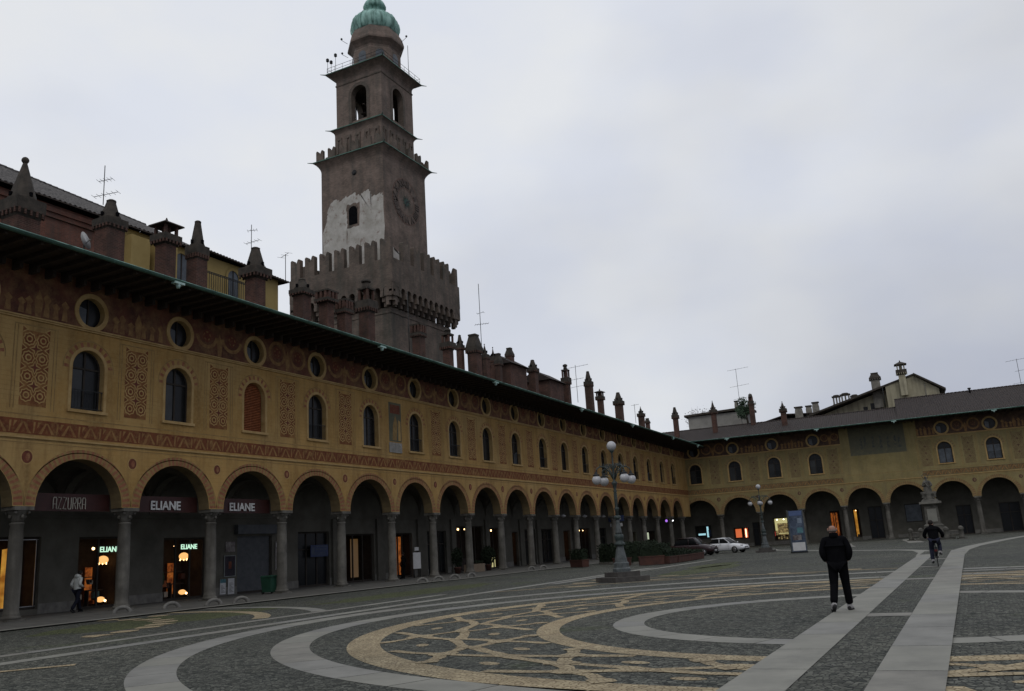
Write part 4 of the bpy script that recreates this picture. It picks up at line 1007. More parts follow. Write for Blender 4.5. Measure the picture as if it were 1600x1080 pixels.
CH = [(-36.5, 23.62, 20.8, 17.64, 1.79, 1.43, 'cone_ball'), (-36.0, 27.94, 20.01, 18.32, 1.49, 1.23, 'cone'), (-36.0, 31.42, 20.18, 18.55, 1.45, 0.93, 'pagoda'), (-36.0, 33.6, 20.69, 18.32, 1.16, 0.97, 'cone'),
      (-36.5, 38.69, 20.68, 18.57, 1.78, 1.07, 'cone'), (-36.0, 42.39, 19.5, 18.28, 1.5, 1.0, 'cone'), (-36.0, 44.84, 19.22, 18.36, 1.47, 0.86, 'crown'), (-36.0, 46.75, 19.03, 18.01, 1.15, 0.89, 'crown'),
      (-36.0, 49.34, 21.23, 18.66, 1.48, 1.02, 'tier'), (-36.0, 56.05, 19.18, 18.13, 1.21, 0.91, 'crown'), (-36.0, 60.45, 19.76, 17.87, 1.28, 0.8, 'tier'), (-37.0, 64.19, 20.09, 18.68, 0.78, 0.62, 'cone'),
      (-36.0, 64.9, 20.08, 18.32, 1.46, 1.12, 'box'), (-36.5, 67.74, 19.85, 18.34, 0.81, 0.76, 'spire'), (-37.0, 70.27, 20.09, 18.58, 0.6, 0.54, 'spire'), (-36.0, 69.34, 19.15, 17.98, 0.82, 0.59, 'box'),
      (-36.0, 76.65, 19.76, 18.43, 1.21, 0.89, 'cone'), (-36.0, 84.81, 20.64, 18.33, 1.11, 0.83, 'tier'), (-36.0, 91.25, 20.84, 19.0, 1.1, 0.95, 'cone'), (-36.0, 94.54, 19.26, 17.85, 1.13, 0.75, 'pagoda'),
      (-36.0, 100.75, 19.63, 17.97, 1.43, 1.03, 'cone'), (-36.0, 108.98, 18.81, 17.41, 1.1, 0.84, 'spire'), (-36.0, 111.41, 17.51, 16.8, 0.77, 0.6, 'box')]
for X, Y, zt, zh, hw_, sw_, kd in CH: chimney(rL, Y, -33.394 - X, 15.2, zt, zh, hw_, sw_, kd)
# two little attic houses on the roof
def dormer(u, v, w, d, z0, ze, zr):
    s = MB(); s.box(u - w / 2, u + w / 2, v, v + d, z0, ze, CHB)
    s.mesh([(u - w / 2 - .3, v - .3, ze - .05), (u + w / 2 + .3, v - .3, ze - .05), (u + w / 2 + .3, v + d + .3, ze - .05), (u - w / 2 - .3, v + d + .3, ze - .05), (u - w / 2 - .3, v + d / 2, zr), (u + w / 2 + .3, v + d / 2, zr)],
           [(0, 1, 5, 4), (2, 3, 4, 5), (0, 4, 3), (1, 2, 5), (3, 2, 1, 0)], TILE)
    return s.build('attic_room', rL)
dormer(72.6, 2.2, 3.4, 3.2, 16, 18.5, 19.6); dormer(81.3, 2.2, 3.4, 3.2, 16, 18.2, 19.3)
chimney(rL, 72.9, 3.2, 17, 20.4, 19.5, .9, .8, 'box')

# ================================================================== RIGHT WING (local x along the front to the right)
RA = .0657
right = thing('arcaded_palace', 'far ochre palace wing closing the square, a faded painting on its plain middle', 'palace', (-33.394, 118.15, 0), RA)
rc = [-1.3, 4.0, 9.15, 14.4, 19.63, 24.6, 29.75, 34.8, 39.75, 44.9, 50.0]
rwn = [1.25, 6.55, 11.7, 16.9, 32.15, 37.5, 42.7, 47.9]
eaveR = lambda x: 14.18 + max(0, x - 20) * .006
topR = lambda x: eaveR(x) + .06
spc = lambda x: 19.8 < x < 29
facade(right, rc, rwn, -12, 52, topR, [3.9, 9.1, 14.3, 19.1, 30.0, 34.8, 40.1, 45.3], [(-12, 20.2), (29.3, 52)], zs=4.45, rise=2.05, zsill=8.72, ztop=11.32, wallm=STUC2, special=spc, curtain=(4, 5), fzm=mat('frieze_dark', (.085, .05, .036), c2=(.05, .032, .026), scale=1.4, fade=(.17, .11, .06), fs=1.3, fa=.46, fb=.7))
dimm = {'paint_brown': mat('muted_brown', (.15, .095, .045), c2=(.10, .06, .03), scale=3, fade=(.20, .16, .075), fs=2.2, fa=.42, fb=.66), 'panel_ground': mat('muted_ground', (.19, .135, .065), c2=(.15, .10, .05), scale=3, fade=(.23, .185, .085)),
        'paint_ochre': mat('muted_ochre', (.26, .21, .10), c2=(.20, .155, .07), scale=4), 'paint_rose': mat('muted_rose', (.21, .135, .075), c2=(.16, .10, .055), scale=4, fade=(.24, .19, .09)), 'paint_red': mat('muted_red', (.12, .06, .04), c2=(.08, .04, .028), scale=3)}
for c in right.children:  # this wing's fresco paints are swapped for muted, greyer copies
    if c.name.startswith(('painted', 'medallion', 'window_surround')):
        for i_, m_ in enumerate(c.data.materials):
            if m_.name in dimm: c.data.materials[i_] = dimm[m_.name]
pt = MB(); pt.poly([(21.3, -.006, 10.55), (27.9, -.006, 10.55), (27.9, -.006, 14.2), (21.3, -.006, 14.2)], PTEAL)
for k in range(7): 
    xx = 22.4 + k * .8 + random.uniform(-.2, .2); zb = 11 + random.uniform(0, .5)
    pt.poly([(xx, -.010, zb), (xx + .35, -.010, zb), (xx + .3, -.010, zb + 1.3), (xx + .18, -.010, zb + 1.6), (xx + .05, -.010, zb + 1.3)], mat('paint_slate', (.09, .095, .08), c2=(.06, .065, .058), fade=(.15, .13, .07), fs=3))
pt.build('faded_wall_painting', right)
RG = MB()
for x0_, x1_, y1_, rz in ((-12, 27.5, 6.0, 2.6), (27.5, 52, 8.0, 3.9)):
    tile_roof(right, x0_, x1_, -EO, eaveR, y1_, (lambda rz: (lambda x: eaveR(x) + rz))(rz), name='roof', rear=13)
rR = [c for c in right.children if c.name.startswith('roof')]
gutter(right, .3, 52, eaveR, EO, [6.5, 17.8, 26.9, 37.9, 48], rR[0])
rf = MB(); x = 1
while x < 52:
    zt = eaveR(x); rf.box(x - .07, x + .07, -EO + .1, .0, zt - .16, zt + .02, WOOD); x += .8
for xa_, xb_ in ((-12, 20), (20, 52)): rf.poly([(xa_, -EO, eaveR(xa_) + .03), (xb_, -EO, eaveR(xb_) + .03), (xb_, 0, eaveR(xb_) + .03), (xa_, 0, eaveR(xa_) + .03)], WOOD)
rf.build('rafters', rR[0])
opr = [(-.6, 1.7, 1.4, 3.2, 'cyan'), (4.7, 6.8, 1.1, 2.6, 'red'), (7.3, 8.9, .05, 3.2, 'darkdoor'), (10.05, 13.6, .6, 3.6, 'yellow'), (17.45, 18.7, .3, 4.0, 'orange'), (20.3, 21.1, .4, 4.05, 'amber'), (22.2, 23.9, .1, 4.2, 'darkdoor'),
       (26.6, 28.6, 1.9, 4.2, 'pale'), (32.5, 34.2, .05, 3.6, 'darkdoor'), (37.3, 39.6, .05, 3.6, 'darkdoor'), (42, 44, .05, 3.6, 'darkdoor')]
rear_wall(right, -12, 52, opr, m=BACKPL)
for o in opr: shopfront(right, *o)
pr = MB()
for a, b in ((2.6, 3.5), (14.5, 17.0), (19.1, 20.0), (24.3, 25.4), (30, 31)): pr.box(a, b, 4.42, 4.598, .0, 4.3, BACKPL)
split_build(pr, 'pilaster', right)
for off, t, zt, zh, hw_, sw_, kd in [(1.2, -0.96, 19.71, 18.0, 1.17, 0.81, 'cone'), (2, 4.25, 20.11, 18.15, 1.25, 0.8, 'spire'), (5, 9.09, 21.0, 19.2, 0.9, 0.81, 'lantern'), (2, 13.55, 18.88, 17.33, 1.21, 0.87, 'spire')]:
    chimney(rR[0], t, off, 14.8, zt, zh, hw_, sw_, kd)
vp = MB(); vp.lathe(36.6, 7, [(.12, 17), (.12, 18.3), (.2, 18.32), (.2, 18.5)], IRON, 8); vp.build('vent_pipe', rR[1])

# ================================================================== CLOCK TOWER
TX, TY = -52.65, 74.1
tw = thing('clock_tower', 'tall square brick clock tower with battlements and a green copper dome', 'tower', (TX, TY, 0))
def sqbox(mb, h, z0, z1, m, cx=0, cy=0, h2=None): mb.taper(cx, cy, z0, z1, h, h, h2 or h, h2 or h, m)
k_ = MB(); sqbox(k_, 5.55, 0, 25.5, BRC); k_.box(-5.62, 5.62, -5.62, 5.62, 24.9, 25.15, BRC)
k_.build('castle_base', tw)
# machicolations: brackets with little arches
mc = MB(); nb = 12; hb = 6.46
for sd_ in range(4):
    M = Matrix.Rotation(sd_ * PI / 2, 4, 'Z')
    for i in range(nb + 1):
        x = -hb + .3 + (2 * hb - .6) * i / nb
        for q in range(3): mc.box(x - .17, x + .17, -5.55 - .31 * (q + 1), -5.5, 25.5 + q * .42, 25.5 + q * .42 + .42, BRC, M)
        mc.box(x - .17, x + .17, -hb + .02, -5.5, 26.76, 27.0, BRC, M)
    hs = []; st = (2 * hb - .6) / nb
    pts = []
    for i in range(nb):
        cx = -hb + .3 + st * (i + .5); r = st / 2 - .17
        n = 8
        for q in range(n):
            a0, a1 = PI * q / n, PI * (q + 1) / n
            vs = [(cx - r * math.cos(a0), -hb, 27.0 + r * math.sin(a0)), (cx - r * math.cos(a1), -hb, 27.0 + r * math.sin(a1)), (cx - r * math.cos(a1), -hb, 27.7), (cx - r * math.cos(a0), -hb, 27.7)]
            mc.poly([M @ Vector(v) for v in vs], BRC)
            vs = [(cx - r * math.cos(a0), -hb, 27.0 + r * math.sin(a0)), (cx - r * math.cos(a1), -hb, 27.0 + r * math.sin(a1)), (cx - r * math.cos(a1), -5.5, 27.0 + r * math.sin(a1)), (cx - r * math.cos(a0), -5.5, 27.0 + r * math.sin(a0))]
            mc.poly([M @ Vector(v) for v in vs], BRC)
        mc.poly([M @ Vector(v) for v in [(cx + r, -hb, 27.0), (cx + r + .34, -hb, 27.0), (cx + r + .34, -hb, 27.7), (cx + r, -hb, 27.7)]], BRC)
for sx in (-1, 1):
    for sy in (-1, 1): mc.box(min(sx * 5.4, sx * 6.44), max(sx * 5.4, sx * 6.44), min(sy * 5.4, sy * 6.44), max(sy * 5.4, sy * 6.44), 26.4, 27.69, BRC)
mc.build('machicolations', tw)
pp = MB()
for sd_ in range(4):
    M = Matrix.Rotation(sd_ * PI / 2, 4, 'Z')
    pp.box(-hb, hb, -hb - .001, -hb + .55, 27.7, 30.2, BRC, M)
pp.box(-hb + .5, hb - .5, -hb + .5, hb - .5, 28.6, 28.8, BRC)
pp.build('parapet', tw)
def merlon(mb, M, x, w, y, th, z0, z1, m):
    """swallowtail merlon: a slab with a V-shaped notch and two horns"""
    h = z1 - z0; nz = z0 + h * .70
    prof = [(x - w / 2, z0), (x + w / 2, z0), (x + w / 2, z1 - .12), (x + w * .38, z1), (x + w * .25, z1 - .06), (x + w * .07, nz), (x - w * .07, nz), (x - w * .25, z1 - .06), (x - w * .38, z1), (x - w / 2, z1 - .12)]
    n = len(prof); vs = [M @ Vector((a, y, b)) for a, b in prof] + [M @ Vector((a, y + th, b)) for a, b in prof]
    mid = [(0, 1, 5, 6), (1, 2, 3, 4, 5), (0, 6, 7, 8, 9)]
    mb.mesh(vs, [f for f in mid] + [tuple(i + n for i in f[::-1]) for f in mid] + [(i, i + n, (i + 1) % n + n, (i + 1) % n) for i in range(n)], m)
for sd_ in range(4):
    M = Matrix.Rotation(sd_ * PI / 2, 4, 'Z'); nm_ = 6; pitch_ = (2 * hb - 1.55) / nm_
    for i in range(nm_ + (1 if sd_ % 2 == 0 else -1)):
        x = -hb + .78 + pitch_ * (i + (0 if sd_ % 2 == 0 else 1))
        q = MB(); merlon(q, M, x, 1.24, -hb - (.003 if sd_ % 2 else 0), .5, 30.2, 32.4, BRC); q.build('merlon', tw)
sh = MB(); sqbox(sh, 4.05, 28.7, 42.6, BRT)
# round headed window on the left hand face: flat black sheet for the recess's shade
sho = sh.build('shaft', tw)
wd = MB(); n = 10
lp2 = [(-.55, 0), (.55, 0)] + [(.55 * math.cos(PI * i / n), 1.5 + .55 * math.sin(PI * i / n)) for i in range(n + 1)]
wd.poly([(x, -.02, z) for x, z in lp2], BLACK); ring(wd, 0, 1.5, .55, .72, .2, PI - .2, 9, [BRC], y=-.03)
wd.build('window', tw, (.1, -4.065, 35.8))
# remains of white plaster: irregular sheet on the left face and a strip at the foot of the right face
pw = MB(); random.seed(3)
def ragged(mb, pts, y0, M=None, m=PLAW):
    q = []
    for (a, b) in zip(pts, pts[1:] + pts[:1]):
        for i in range(6):
            f = i / 6; jx = random.uniform(-.13, .13) if i else 0; q.append(Vector((a[0] + (b[0] - a[0]) * f + jx * .8, y0, a[1] + (b[1] - a[1]) * f + jx)))
    c = Vector((sum(p.x for p in q) / len(q), y0, sum(p.z for p in q) / len(q)))
    for i in range(len(q)):
        P = [c, q[i], q[(i + 1) % len(q)]]
        if M: P = [M @ p for p in P]
        mb.poly(P, m)
L1 = [(-3.98, 31), (-.75, 31), (-.75, 35.5), (-.75, 37.4), (-.75, 39.2), (-1.5, 38.8), (-2.3, 39.1), (-3.0, 38.7), (-3.3, 37.8), (-3.4, 36.8), (-3.98, 35.6)]
ragged(pw, L1, -4.056)
ragged(pw, [(.95, 31), (4.0, 31), (4.0, 38.2), (3.5, 38.5), (2.6, 38.3), (2.2, 39.2), (1.2, 39.0), (.95, 38.7)], -4.056)
ragged(pw, [(-.75, 31), (.95, 31), (.95, 35.5), (-.75, 35.5)], -4.058); ragged(pw, [(-.75, 38.15), (.95, 38.15), (.95, 38.9), (.2, 39.3), (-.75, 39.0)], -4.058)
M1 = Matrix.Rotation(PI / 2, 4, 'Z')
ragged(pw, [(-3.98, 30), (4.0, 30), (4.0, 32.5), (2, 32.3), (0, 32.5), (-2, 32.6), (-3.98, 33.1)], -4.056, M1)
pw.build('plaster_remnants', tw)
# clock on the face towards the square
ck = MB(); YC = 0.1; ZC = 38.75
def cface(u, z, d): return (4.05 + d, u, z)
DK = mat('clock_numerals', (.10, .078, .066), c2=(.07, .056, .048)); 
n = 32
for ra, rb in ((2.5, 2.62), (1.5, 1.58)):
    for i in range(n):
        t0, t1 = 2 * PI * i / n, 2 * PI * (i + 1) / n
        ck.poly([cface(YC + ra * math.cos(t0), ZC + ra * math.sin(t0), .02), cface(YC + ra * math.cos(t1), ZC + ra * math.sin(t1), .02), cface(YC + rb * math.cos(t1), ZC + rb * math.sin(t1), .02), cface(YC + rb * math.cos(t0), ZC + rb * math.sin(t0), .02)], mat('clock_ring', (.15, .095, .075), c2=(.10, .07, .055), fade=(.19, .115, .09)))
cko = ck.build('clock_face', tw)
romans = {1: 'I', 2: 'II', 3: 'III', 4: 'IIII', 5: 'V', 6: 'VI', 7: 'VII', 8: 'VIII', 9: 'IX', 10: 'X', 11: 'XI', 12: 'XII'}
for h_, s_ in romans.items():
    a = PI / 2 - h_ * PI / 6
    t = text_mesh(s_, 1.05, .03, DK, 'numeral', cko, offset=.03)
    # seen from the square (+x side) the dial's right is towards +y
    Mx = Matrix(((0, 0, 1, 0), (1, 0, 0, 0), (0, 1, 0, 0), (0, 0, 0, 1))) @ Matrix.Rotation(a - PI / 2, 4, 'Z')
    t.matrix_basis = Matrix.Translation(cface(YC + 2.02 * math.cos(a), ZC + 2.02 * math.sin(a), .04)) @ Mx
hd = MB(); vd_ = mat('clock_centre', (.06, .11, .09), c2=(.03, .05, .045))
for i in range(12):
    a = 2 * PI * i / 12; hd.poly([cface(YC + .12 * math.cos(a + 1.2), ZC + .12 * math.sin(a + 1.2), .05), cface(YC + .95 * math.cos(a), ZC + .95 * math.sin(a), .06), cface(YC + .12 * math.cos(a - 1.2), ZC + .12 * math.sin(a - 1.2), .05)], vd_)
hd.build('clock_sunburst', cko)
hn = MB()
for a, ln_ in ((R(250), 1.35), (R(20), .9)):
    d = Vector((math.cos(a), math.sin(a))); nrm = Vector((-d.y, d.x)) * .09
    hn.poly([cface(YC + nrm.x, ZC + nrm.y, .09), cface(YC + d.x * ln_, ZC + d.y * ln_, .09), cface(YC - nrm.x, ZC - nrm.y, .09)], IRON)
hn.build('clock_hands', cko)
ho = MB(); ho.lathe(0, 0, [(.3, 0), (.3, .02)], IRON, 12); hoo = ho.build('oculus', tw, (.35, -4.07, 41.6)); hoo.rotation_euler.x = PI / 2
# lower cornice with flared tips and its merlons
def cornice(mb, h, z0, z1, tip, m, m2, cx=0, cy=0):
    """curved flare out to a thin eave, upturned at the four corners"""
    k = 5
    for i in range(k):
        f0, f1 = i / k, (i + 1) / k
        a0 = h + (tip - h) * f0 ** 2; a1 = h + (tip - h) * f1 ** 2
        mb.taper(cx, cy, z0 + (z1 - z0) * f0, z0 + (z1 - z0) * f1, a0, a0, a1, a1, m)
    mb.taper(cx, cy, z1, z1 + .12, tip + .08, tip + .08, tip + .05, tip + .05, m2)
    for sx in (-1, 1):
        for sy in (-1, 1):
            mb.tube([(cx + sx * (tip - .1), cy + sy * (tip - .1), z1 + .05), (cx + sx * (tip + .45), cy + sy * (tip + .45), z1 + .02)], [.09, .03], m2, 6)
c1 = MB(); cornice(c1, 4.05, 42.6, 43.7, 4.65, BRT, GUTT); c1.build('lower_cornice', tw)
OX, OY = .12, .18
md_ = MB(); sqbox(md_, 3.12, 43.8, 47.2, BRT, OX, OY); md_.build('middle_stage', tw)
for sd_ in range(4):
    M = Matrix.Rotation(sd_ * PI / 2, 4, 'Z')
    for i in range(5 + (1 if sd_ % 2 == 0 else -1)):
        x = -3.95 + 1.58 * (i + (0 if sd_ % 2 == 0 else 1)); q = MB(); merlon(q, M, x, .95, -4.45, .3, 43.83, 45.15, BRC); q.build('merlon', tw)
sm_ = MB()
for sd_ in range(4):
    M = Matrix.Translation((OX, OY, 0)) @ Matrix.Rotation(sd_ * PI / 2, 4, 'Z')
    for i in range(5):
        x = -2.5 + 1.25 * i; sm_.box(x - .34, x - .12, -3.22, -3.12, 44.9, 46.5, BRC, M); sm_.box(x + .12, x + .34, -3.22, -3.12, 44.9, 46.5, BRC, M); sm_.box(x - .34, x + .34, -3.24, -3.12, 46.5, 46.8, BRC, M)
sm_.build('blind_arches', tw)
c2 = MB(); cornice(c2, 3.12, 47.2, 47.75, 3.42, BRT, GUTT, OX, OY); c2.build('middle_cornice', tw)
# belfry with four open arches
bf = MB()
OX, OY = .22, .25
for sd_ in range(4):
    M = Matrix.Translation((OX, OY, 0)) @ Matrix.Rotation(sd_ * PI / 2, 4, 'Z')
    t_ = MB(); hole_fill(t_, -3.05, 3.05, 47.87, 53.7, [('arch', 0.05, 1.02, 48.4, 51.5, 1.02)], BRT, BRC, .7, y=-3.05)
    for f_, mi_ in zip(t_.f, t_.m): bf.poly([M @ Vector(t_.v[i]) for i in f_], t_.mats[mi_])
    t_ = MB(); ring(t_, .05, 51.5, 1.02, 1.4, 0, PI, 14, [BRC], y=-3.1)
    t_.box(-1.35, -.97, -3.1, -3.052, 48.2, 51.5, BRC); t_.box(1.07, 1.45, -3.1, -3.052, 48.2, 51.5, BRC)
    for z in (53.2,): t_.box(-3.1, 3.1, -3.12, -3.06, z, z + .15, BRC)
    for f_, mi_ in zip(t_.f, t_.m): bf.poly([M @ Vector(t_.v[i]) for i in f_], t_.mats[mi_])
bf.poly([(OX - 3, OY - 3, 48.2), (OX + 3, OY - 3, 48.2), (OX + 3, OY + 3, 48.2), (OX - 3, OY + 3, 48.2)], BRC)
bf.poly([(OX - 3, OY - 3, 53.4), (OX + 3, OY - 3, 53.4), (OX + 3, OY + 3, 53.4), (OX - 3, OY + 3, 53.4)], BRC)
bfo = bf.build('belfry', tw)
be = MB(); be.lathe(OX, OY, [(.85, 49.2), (.8, 49.35), (.6, 49.8), (.5, 50.4), (.42, 50.7), (.1, 50.85)], VERD, 16); be.box(OX - 1.9, OX + 1.9, OY - .1, OY + .1, 50.85, 51.05, WOOD); be.box(OX - .1, OX + .1, OY - 2.2, OY + 2.2, 50.6, 50.75, WOOD)
be.tube([(OX - 1.3, OY - 1.8, 48.2), (OX - 1.3, OY - 1.8, 51)], .06, IRON, 6); be.build('bell', bfo)
c3 = MB(); cornice(c3, 3.05, 53.7, 54.55, 3.85, BRT, GUTT, OX, OY)
c3.mesh([(OX - 3.85, OY - 3.85, 54.68), (OX + 3.85, OY - 3.85, 54.68), (OX + 3.85, OY + 3.85, 54.68), (OX - 3.85, OY + 3.85, 54.68), (OX - 2.4, OY - 2.4, 55.7), (OX + 2.4, OY - 2.4, 55.7), (OX + 2.4, OY + 2.4, 55.7), (OX - 2.4, OY + 2.4, 55.7)],
        [(0, 1, 5, 4), (1, 2, 6, 5), (2, 3, 7, 6), (3, 0, 4, 7), (4, 5, 6, 7)], TILE)
c3.build('upper_cornice', tw)
rlg = MB(); hr = 3.75
for a, b in (((-hr, -hr), (hr, -hr)), ((hr, -hr), (hr, hr)), ((hr, hr), (-hr, hr)), ((-hr, hr), (-hr, -hr))):
    for z in (55.0, 55.4): rlg.tube([(OX + a[0], OY + a[1], z), (OX + b[0], OY + b[1], z)], .022, IRON, 5)
    for k in range(7):
        f = k / 7; x_, y_ = a[0] + (b[0] - a[0]) * f, a[1] + (b[1] - a[1]) * f; rlg.tube([(OX + x_, OY + y_, 54.6), (OX + x_, OY + y_, 55.42)], .018, IRON, 5)
rlg.build('railing', tw)
# aerials and lamps on the railing
ae = MB()
ae.tube([(OX + 3.7, OY + 1.5, 54.9), (OX + 3.7, OY + 1.5, 58.6)], .03, IRON, 5)
for (x_, y_, z_) in ((-3.7, -3.7, 56.3), (-3.2, -3.7, 55.9), (-3.9, -2, 57.9)):
    ae.tube([(OX + x_, OY + y_, 54.9), (OX + x_, OY + y_, z_)], .025, IRON, 5); ae.box(OX + x_ - .12, OX + x_ + .12, OY + y_ - .12, OY + y_ + .12, z_, z_ + .35, IRON)
split_build(ae, 'aerial', tw)
OX, OY = .42, .42
la = MB(); la.lathe(OX, OY, [(2.85, 55.6), (2.85, 58.1), (2.7, 58.35), (2.72, 58.6), (2.95, 58.9), (3.3, 59.2), (3.32, 59.4), (3.1, 60.2), (2.8, 60.75), (2.72, 60.95)], BRT, 8, sm=False, rot=PI / 8)
lao = la.build('lantern', tw)
lw_ = MB()
for k in range(8):
    a = k * PI / 4; M = Matrix.Translation((OX, OY, 0)) @ Matrix.Rotation(a, 4, 'Z'); q = 2.85 * math.cos(PI / 8) + .02
    vs = [(q, -.5, 56.0), (q, .5, 56.0)] + [(q, .5 * math.cos(PI * i / 8), 57.4 + .5 * math.sin(PI * i / 8)) for i in range(9)]
    lw_.poly([M @ Vector(v) for v in vs], GLASSB)
split_build(lw_, 'window', lao)
do = MB(); do.lathe(OX, OY, [(2.55, 60.95), (2.62, 61.15), (2.78, 61.5), (2.82, 61.95), (2.72, 62.5), (2.35, 63.1), (1.75, 63.5), (1.35, 63.65), (1.22, 63.75)], VERD, 24)
for k in range(12):
    a = 2 * PI * k / 12; do.tube([(OX + r_ * math.cos(a), OY + r_ * math.sin(a), z_) for r_, z_ in ((2.6, 61.1), (2.8, 61.5), (2.84, 61.95), (2.74, 62.5), (2.37, 63.1), (1.77, 63.5))], .05, VERD, 5)
doo = do.build('copper_dome', tw)
cu = MB(); cu.lathe(OX, OY, [(1.25, 63.7), (1.2, 63.8), (1.0, 63.9), (1.0, 64.45), (1.25, 64.55), (1.35, 64.8), (1.15, 65.3), (.6, 65.9), (.25, 66.6), (.1, 67.8)], VERD, 16)
cu.ball((OX, OY, 68), .25, VERD, 10, 8); cu.tube([(OX, OY, 68), (OX, OY, 69.4)], .04, IRON, 6); cu.box(OX - .35, OX + .35, OY - .04, OY + .04, 68.9, 69.0, IRON); cu.build('dome_finial', doo)
dm = MB()
for (dx, dy, z_) in ((-3.0, -1.6, 60.8), (-3.25, -1.2, 59.3), (3.1, .9, 60.3)):
    dm.tube([(OX + dx * .95, OY + dy * .95, z_ - .5), (OX + dx * 1.15, OY + dy * 1.15, z_)], .025, IRON, 5); dm.ball((OX + dx * 1.15, OY + dy * 1.15, z_ + .15), .13, IRON, 8, 6)
dm.build('floodlights', lao)

lao.location.z = -.85; doo.location.z = -.85
# ================================================================== HOUSES BEHIND
def win_simple(parent, name, x, y, z, w, h, face='x', m=GLASSB, arch=True, fr=STUC):
    """arched window facing +x (face 'x') or -y"""
    s = MB(); n = 8; hh = h - w / 2 if arch else h
    lp_ = [(-w / 2, 0), (w / 2, 0)] + ([(w / 2 * math.cos(PI * i / n), hh + w / 2 * math.sin(PI * i / n)) for i in range(n + 1)] if arch else [(w / 2, hh), (-w / 2, hh)])
    s.poly([(a, .0, b) for a, b in lp_], m)
    if arch: ring(s, 0, hh, w / 2, w / 2 + .2, 0, PI, 9, [fr], y=-.06)
    for a in (-w / 2 - .16, w / 2): s.box(a, a + .16, -.07, 0.0, 0, hh, fr)
    s.box(-.03, .03, -.05, -.01, 0, h, FRAME); s.box(-w / 2 - .2, w / 2 + .2, -.12, 0, -.12, 0, fr)
    o = s.build(name, parent, (x, y, z), PI / 2 if face == 'x' else 0); return o
rb = thing('brick_house', 'red brick house with a grey tiled roof behind the chimneys at the left edge', 'house', (-46, 0, 0), PI / 2)
b = MB(); b.box(12, 36.55, 0, 9, 0, 23.45, BRH); b.box(12, 36.56, -.12, 0, 22.6, 22.9, BRH); b.box(12, 36.57, -.22, 0, 22.9, 23.2, BRH); b.build('wall', rb)
tile_roof(rb, 12, 42.6, -.5, lambda x: 23.62, 5, lambda x: 27.2 - max(0, x - 31) * .045, per=.34, rear=10, m=mat('roof_tile_grey', (.13, .12, .112), c2=(.045, .042, .04), scale=5, bump=.4, bscale=9))
yh = thing('yellow_house', 'yellow house with arched windows and iron balcony between brick house and tower', 'house', (-46, 0, 0), PI / 2)
b = MB(); b.box(36.6, 51.3, 0, 8, 0, 23.6, YEL); b.box(36.62, 38.1, -.9, 0, 12, 22.9, YEL); b.box(38.7, 40.0, -1.3, 0, 12, 22.9, YEL); b.box(38.65, 40.05, -1.35, 0, 22.9, 23.05, BRC); b.build('wall', yh)
tile_roof(yh, 42.8, 52, -.55, lambda x: 24.02 - (x - 38) * .035, 5, lambda x: 25.2, per=.3, rear=9)
yh.children
for u_ in (41.5, 46.4): win_simple(yh, 'window', u_, -.02, 20.6, 1.1, 2.5, 'y', GLASSB, True, YEL)
bl = MB(); bl.box(42.9, 48.6, -1.0, -.02, 20.3, 20.42, STONE)
for z in (22.0, 21.9): bl.box(42.9, 48.6, -1.0, -.95, z, z + .05, IRON)
for i in range(28): x_ = 42.95 + i * .207; bl.box(x_, x_ + .03, -.99, -.96, 20.42, 22.0, IRON)
bl.build('balcony', yh)
lh = thing('low_house', 'low greenish grey house behind the chimneys at the foot of the tower', 'house', (-40.6, 0, 0), PI / 2)
b = MB(); b.box(42, 56.5, 0, 4, 12, 18.1, YEL2); b.build('wall', lh); tile_roof(lh, 41.7, 56.8, -.3, lambda x: 18.1, 2.2, lambda x: 19.0, per=.3, rear=4.4)
win_simple(lh, 'window', 55.0, -.01, 16.6, .8, 1.4, 'y', GLASSB, False, STONE)

gh = thing('gabled_house', 'tall pale yellow house with a gable and dark tiled verges above the right wing roof', 'house', (-33.394, 118.15, 0), RA)
b = MB(); prof = [(26.7, 0), (33.4, 0), (33.4, 19.55), (30.5, 21.75), (26.7, 20.75)]
b.prism(prof, 12, 20, YEL2); b.box(16.6, 26.69, 14, 20, 0, 17.6, YEL2); b.prism([(16.6, 17.6), (26.69, 17.6), (26.69, 20.5)], 14, 20, YEL2); b.build('wall', gh)
def verge(mb, p, q, y0, y1, t, m):
    (xa, za), (xb, zb) = p, q; mb.mesh([(xa, y0, za), (xb, y0, zb), (xb, y1, zb), (xa, y1, za), (xa, y0, za + t), (xb, y0, zb + t), (xb, y1, zb + t), (xa, y1, za + t)], [(0, 1, 2, 3), (4, 7, 6, 5), (0, 4, 5, 1), (1, 5, 6, 2), (2, 6, 7, 3), (3, 7, 4, 0)], m)
r_ = MB(); verge(r_, (30.5, 21.78), (34.2, 19.2), 11.4, 20.5, .28, CHC); verge(r_, (16.0, 17.65), (30.5, 21.78), 11.9, 20.5, .26, CHC); gro = r_.build('roof', gh)
for x_ in (23.7, 24.7, 25.6): 
    q = win_simple(gh, 'window', x_, 13.98, 17.9 if x_ > 24 else 17.5, .6, .9, 'y', GLASS, False, YEL2)
dp = MB(); dp.tube([(26.3, 11.8, 17), (26.3, 11.8, 20.6)], .07, IRON, 6); dp.tube([(31.7, 11.93, 17), (31.7, 11.93, 20.5)], .06, CHP, 6); dp.build('drainpipe', gh)
chimney(gro, 25.53, 14, 18, 23.08, 22.0, 2.0, 1.5, 'box', CHP); chimney(gro, 29.02, 11.2, 19, 24.01, 21.87, 1.75, 1.1, 'pagoda', YEL2)
fh = thing('far_house', 'pale rooftop with a row of plastered chimney pots beyond the right wing', 'house', (-33.394, 118.15, 0), RA)
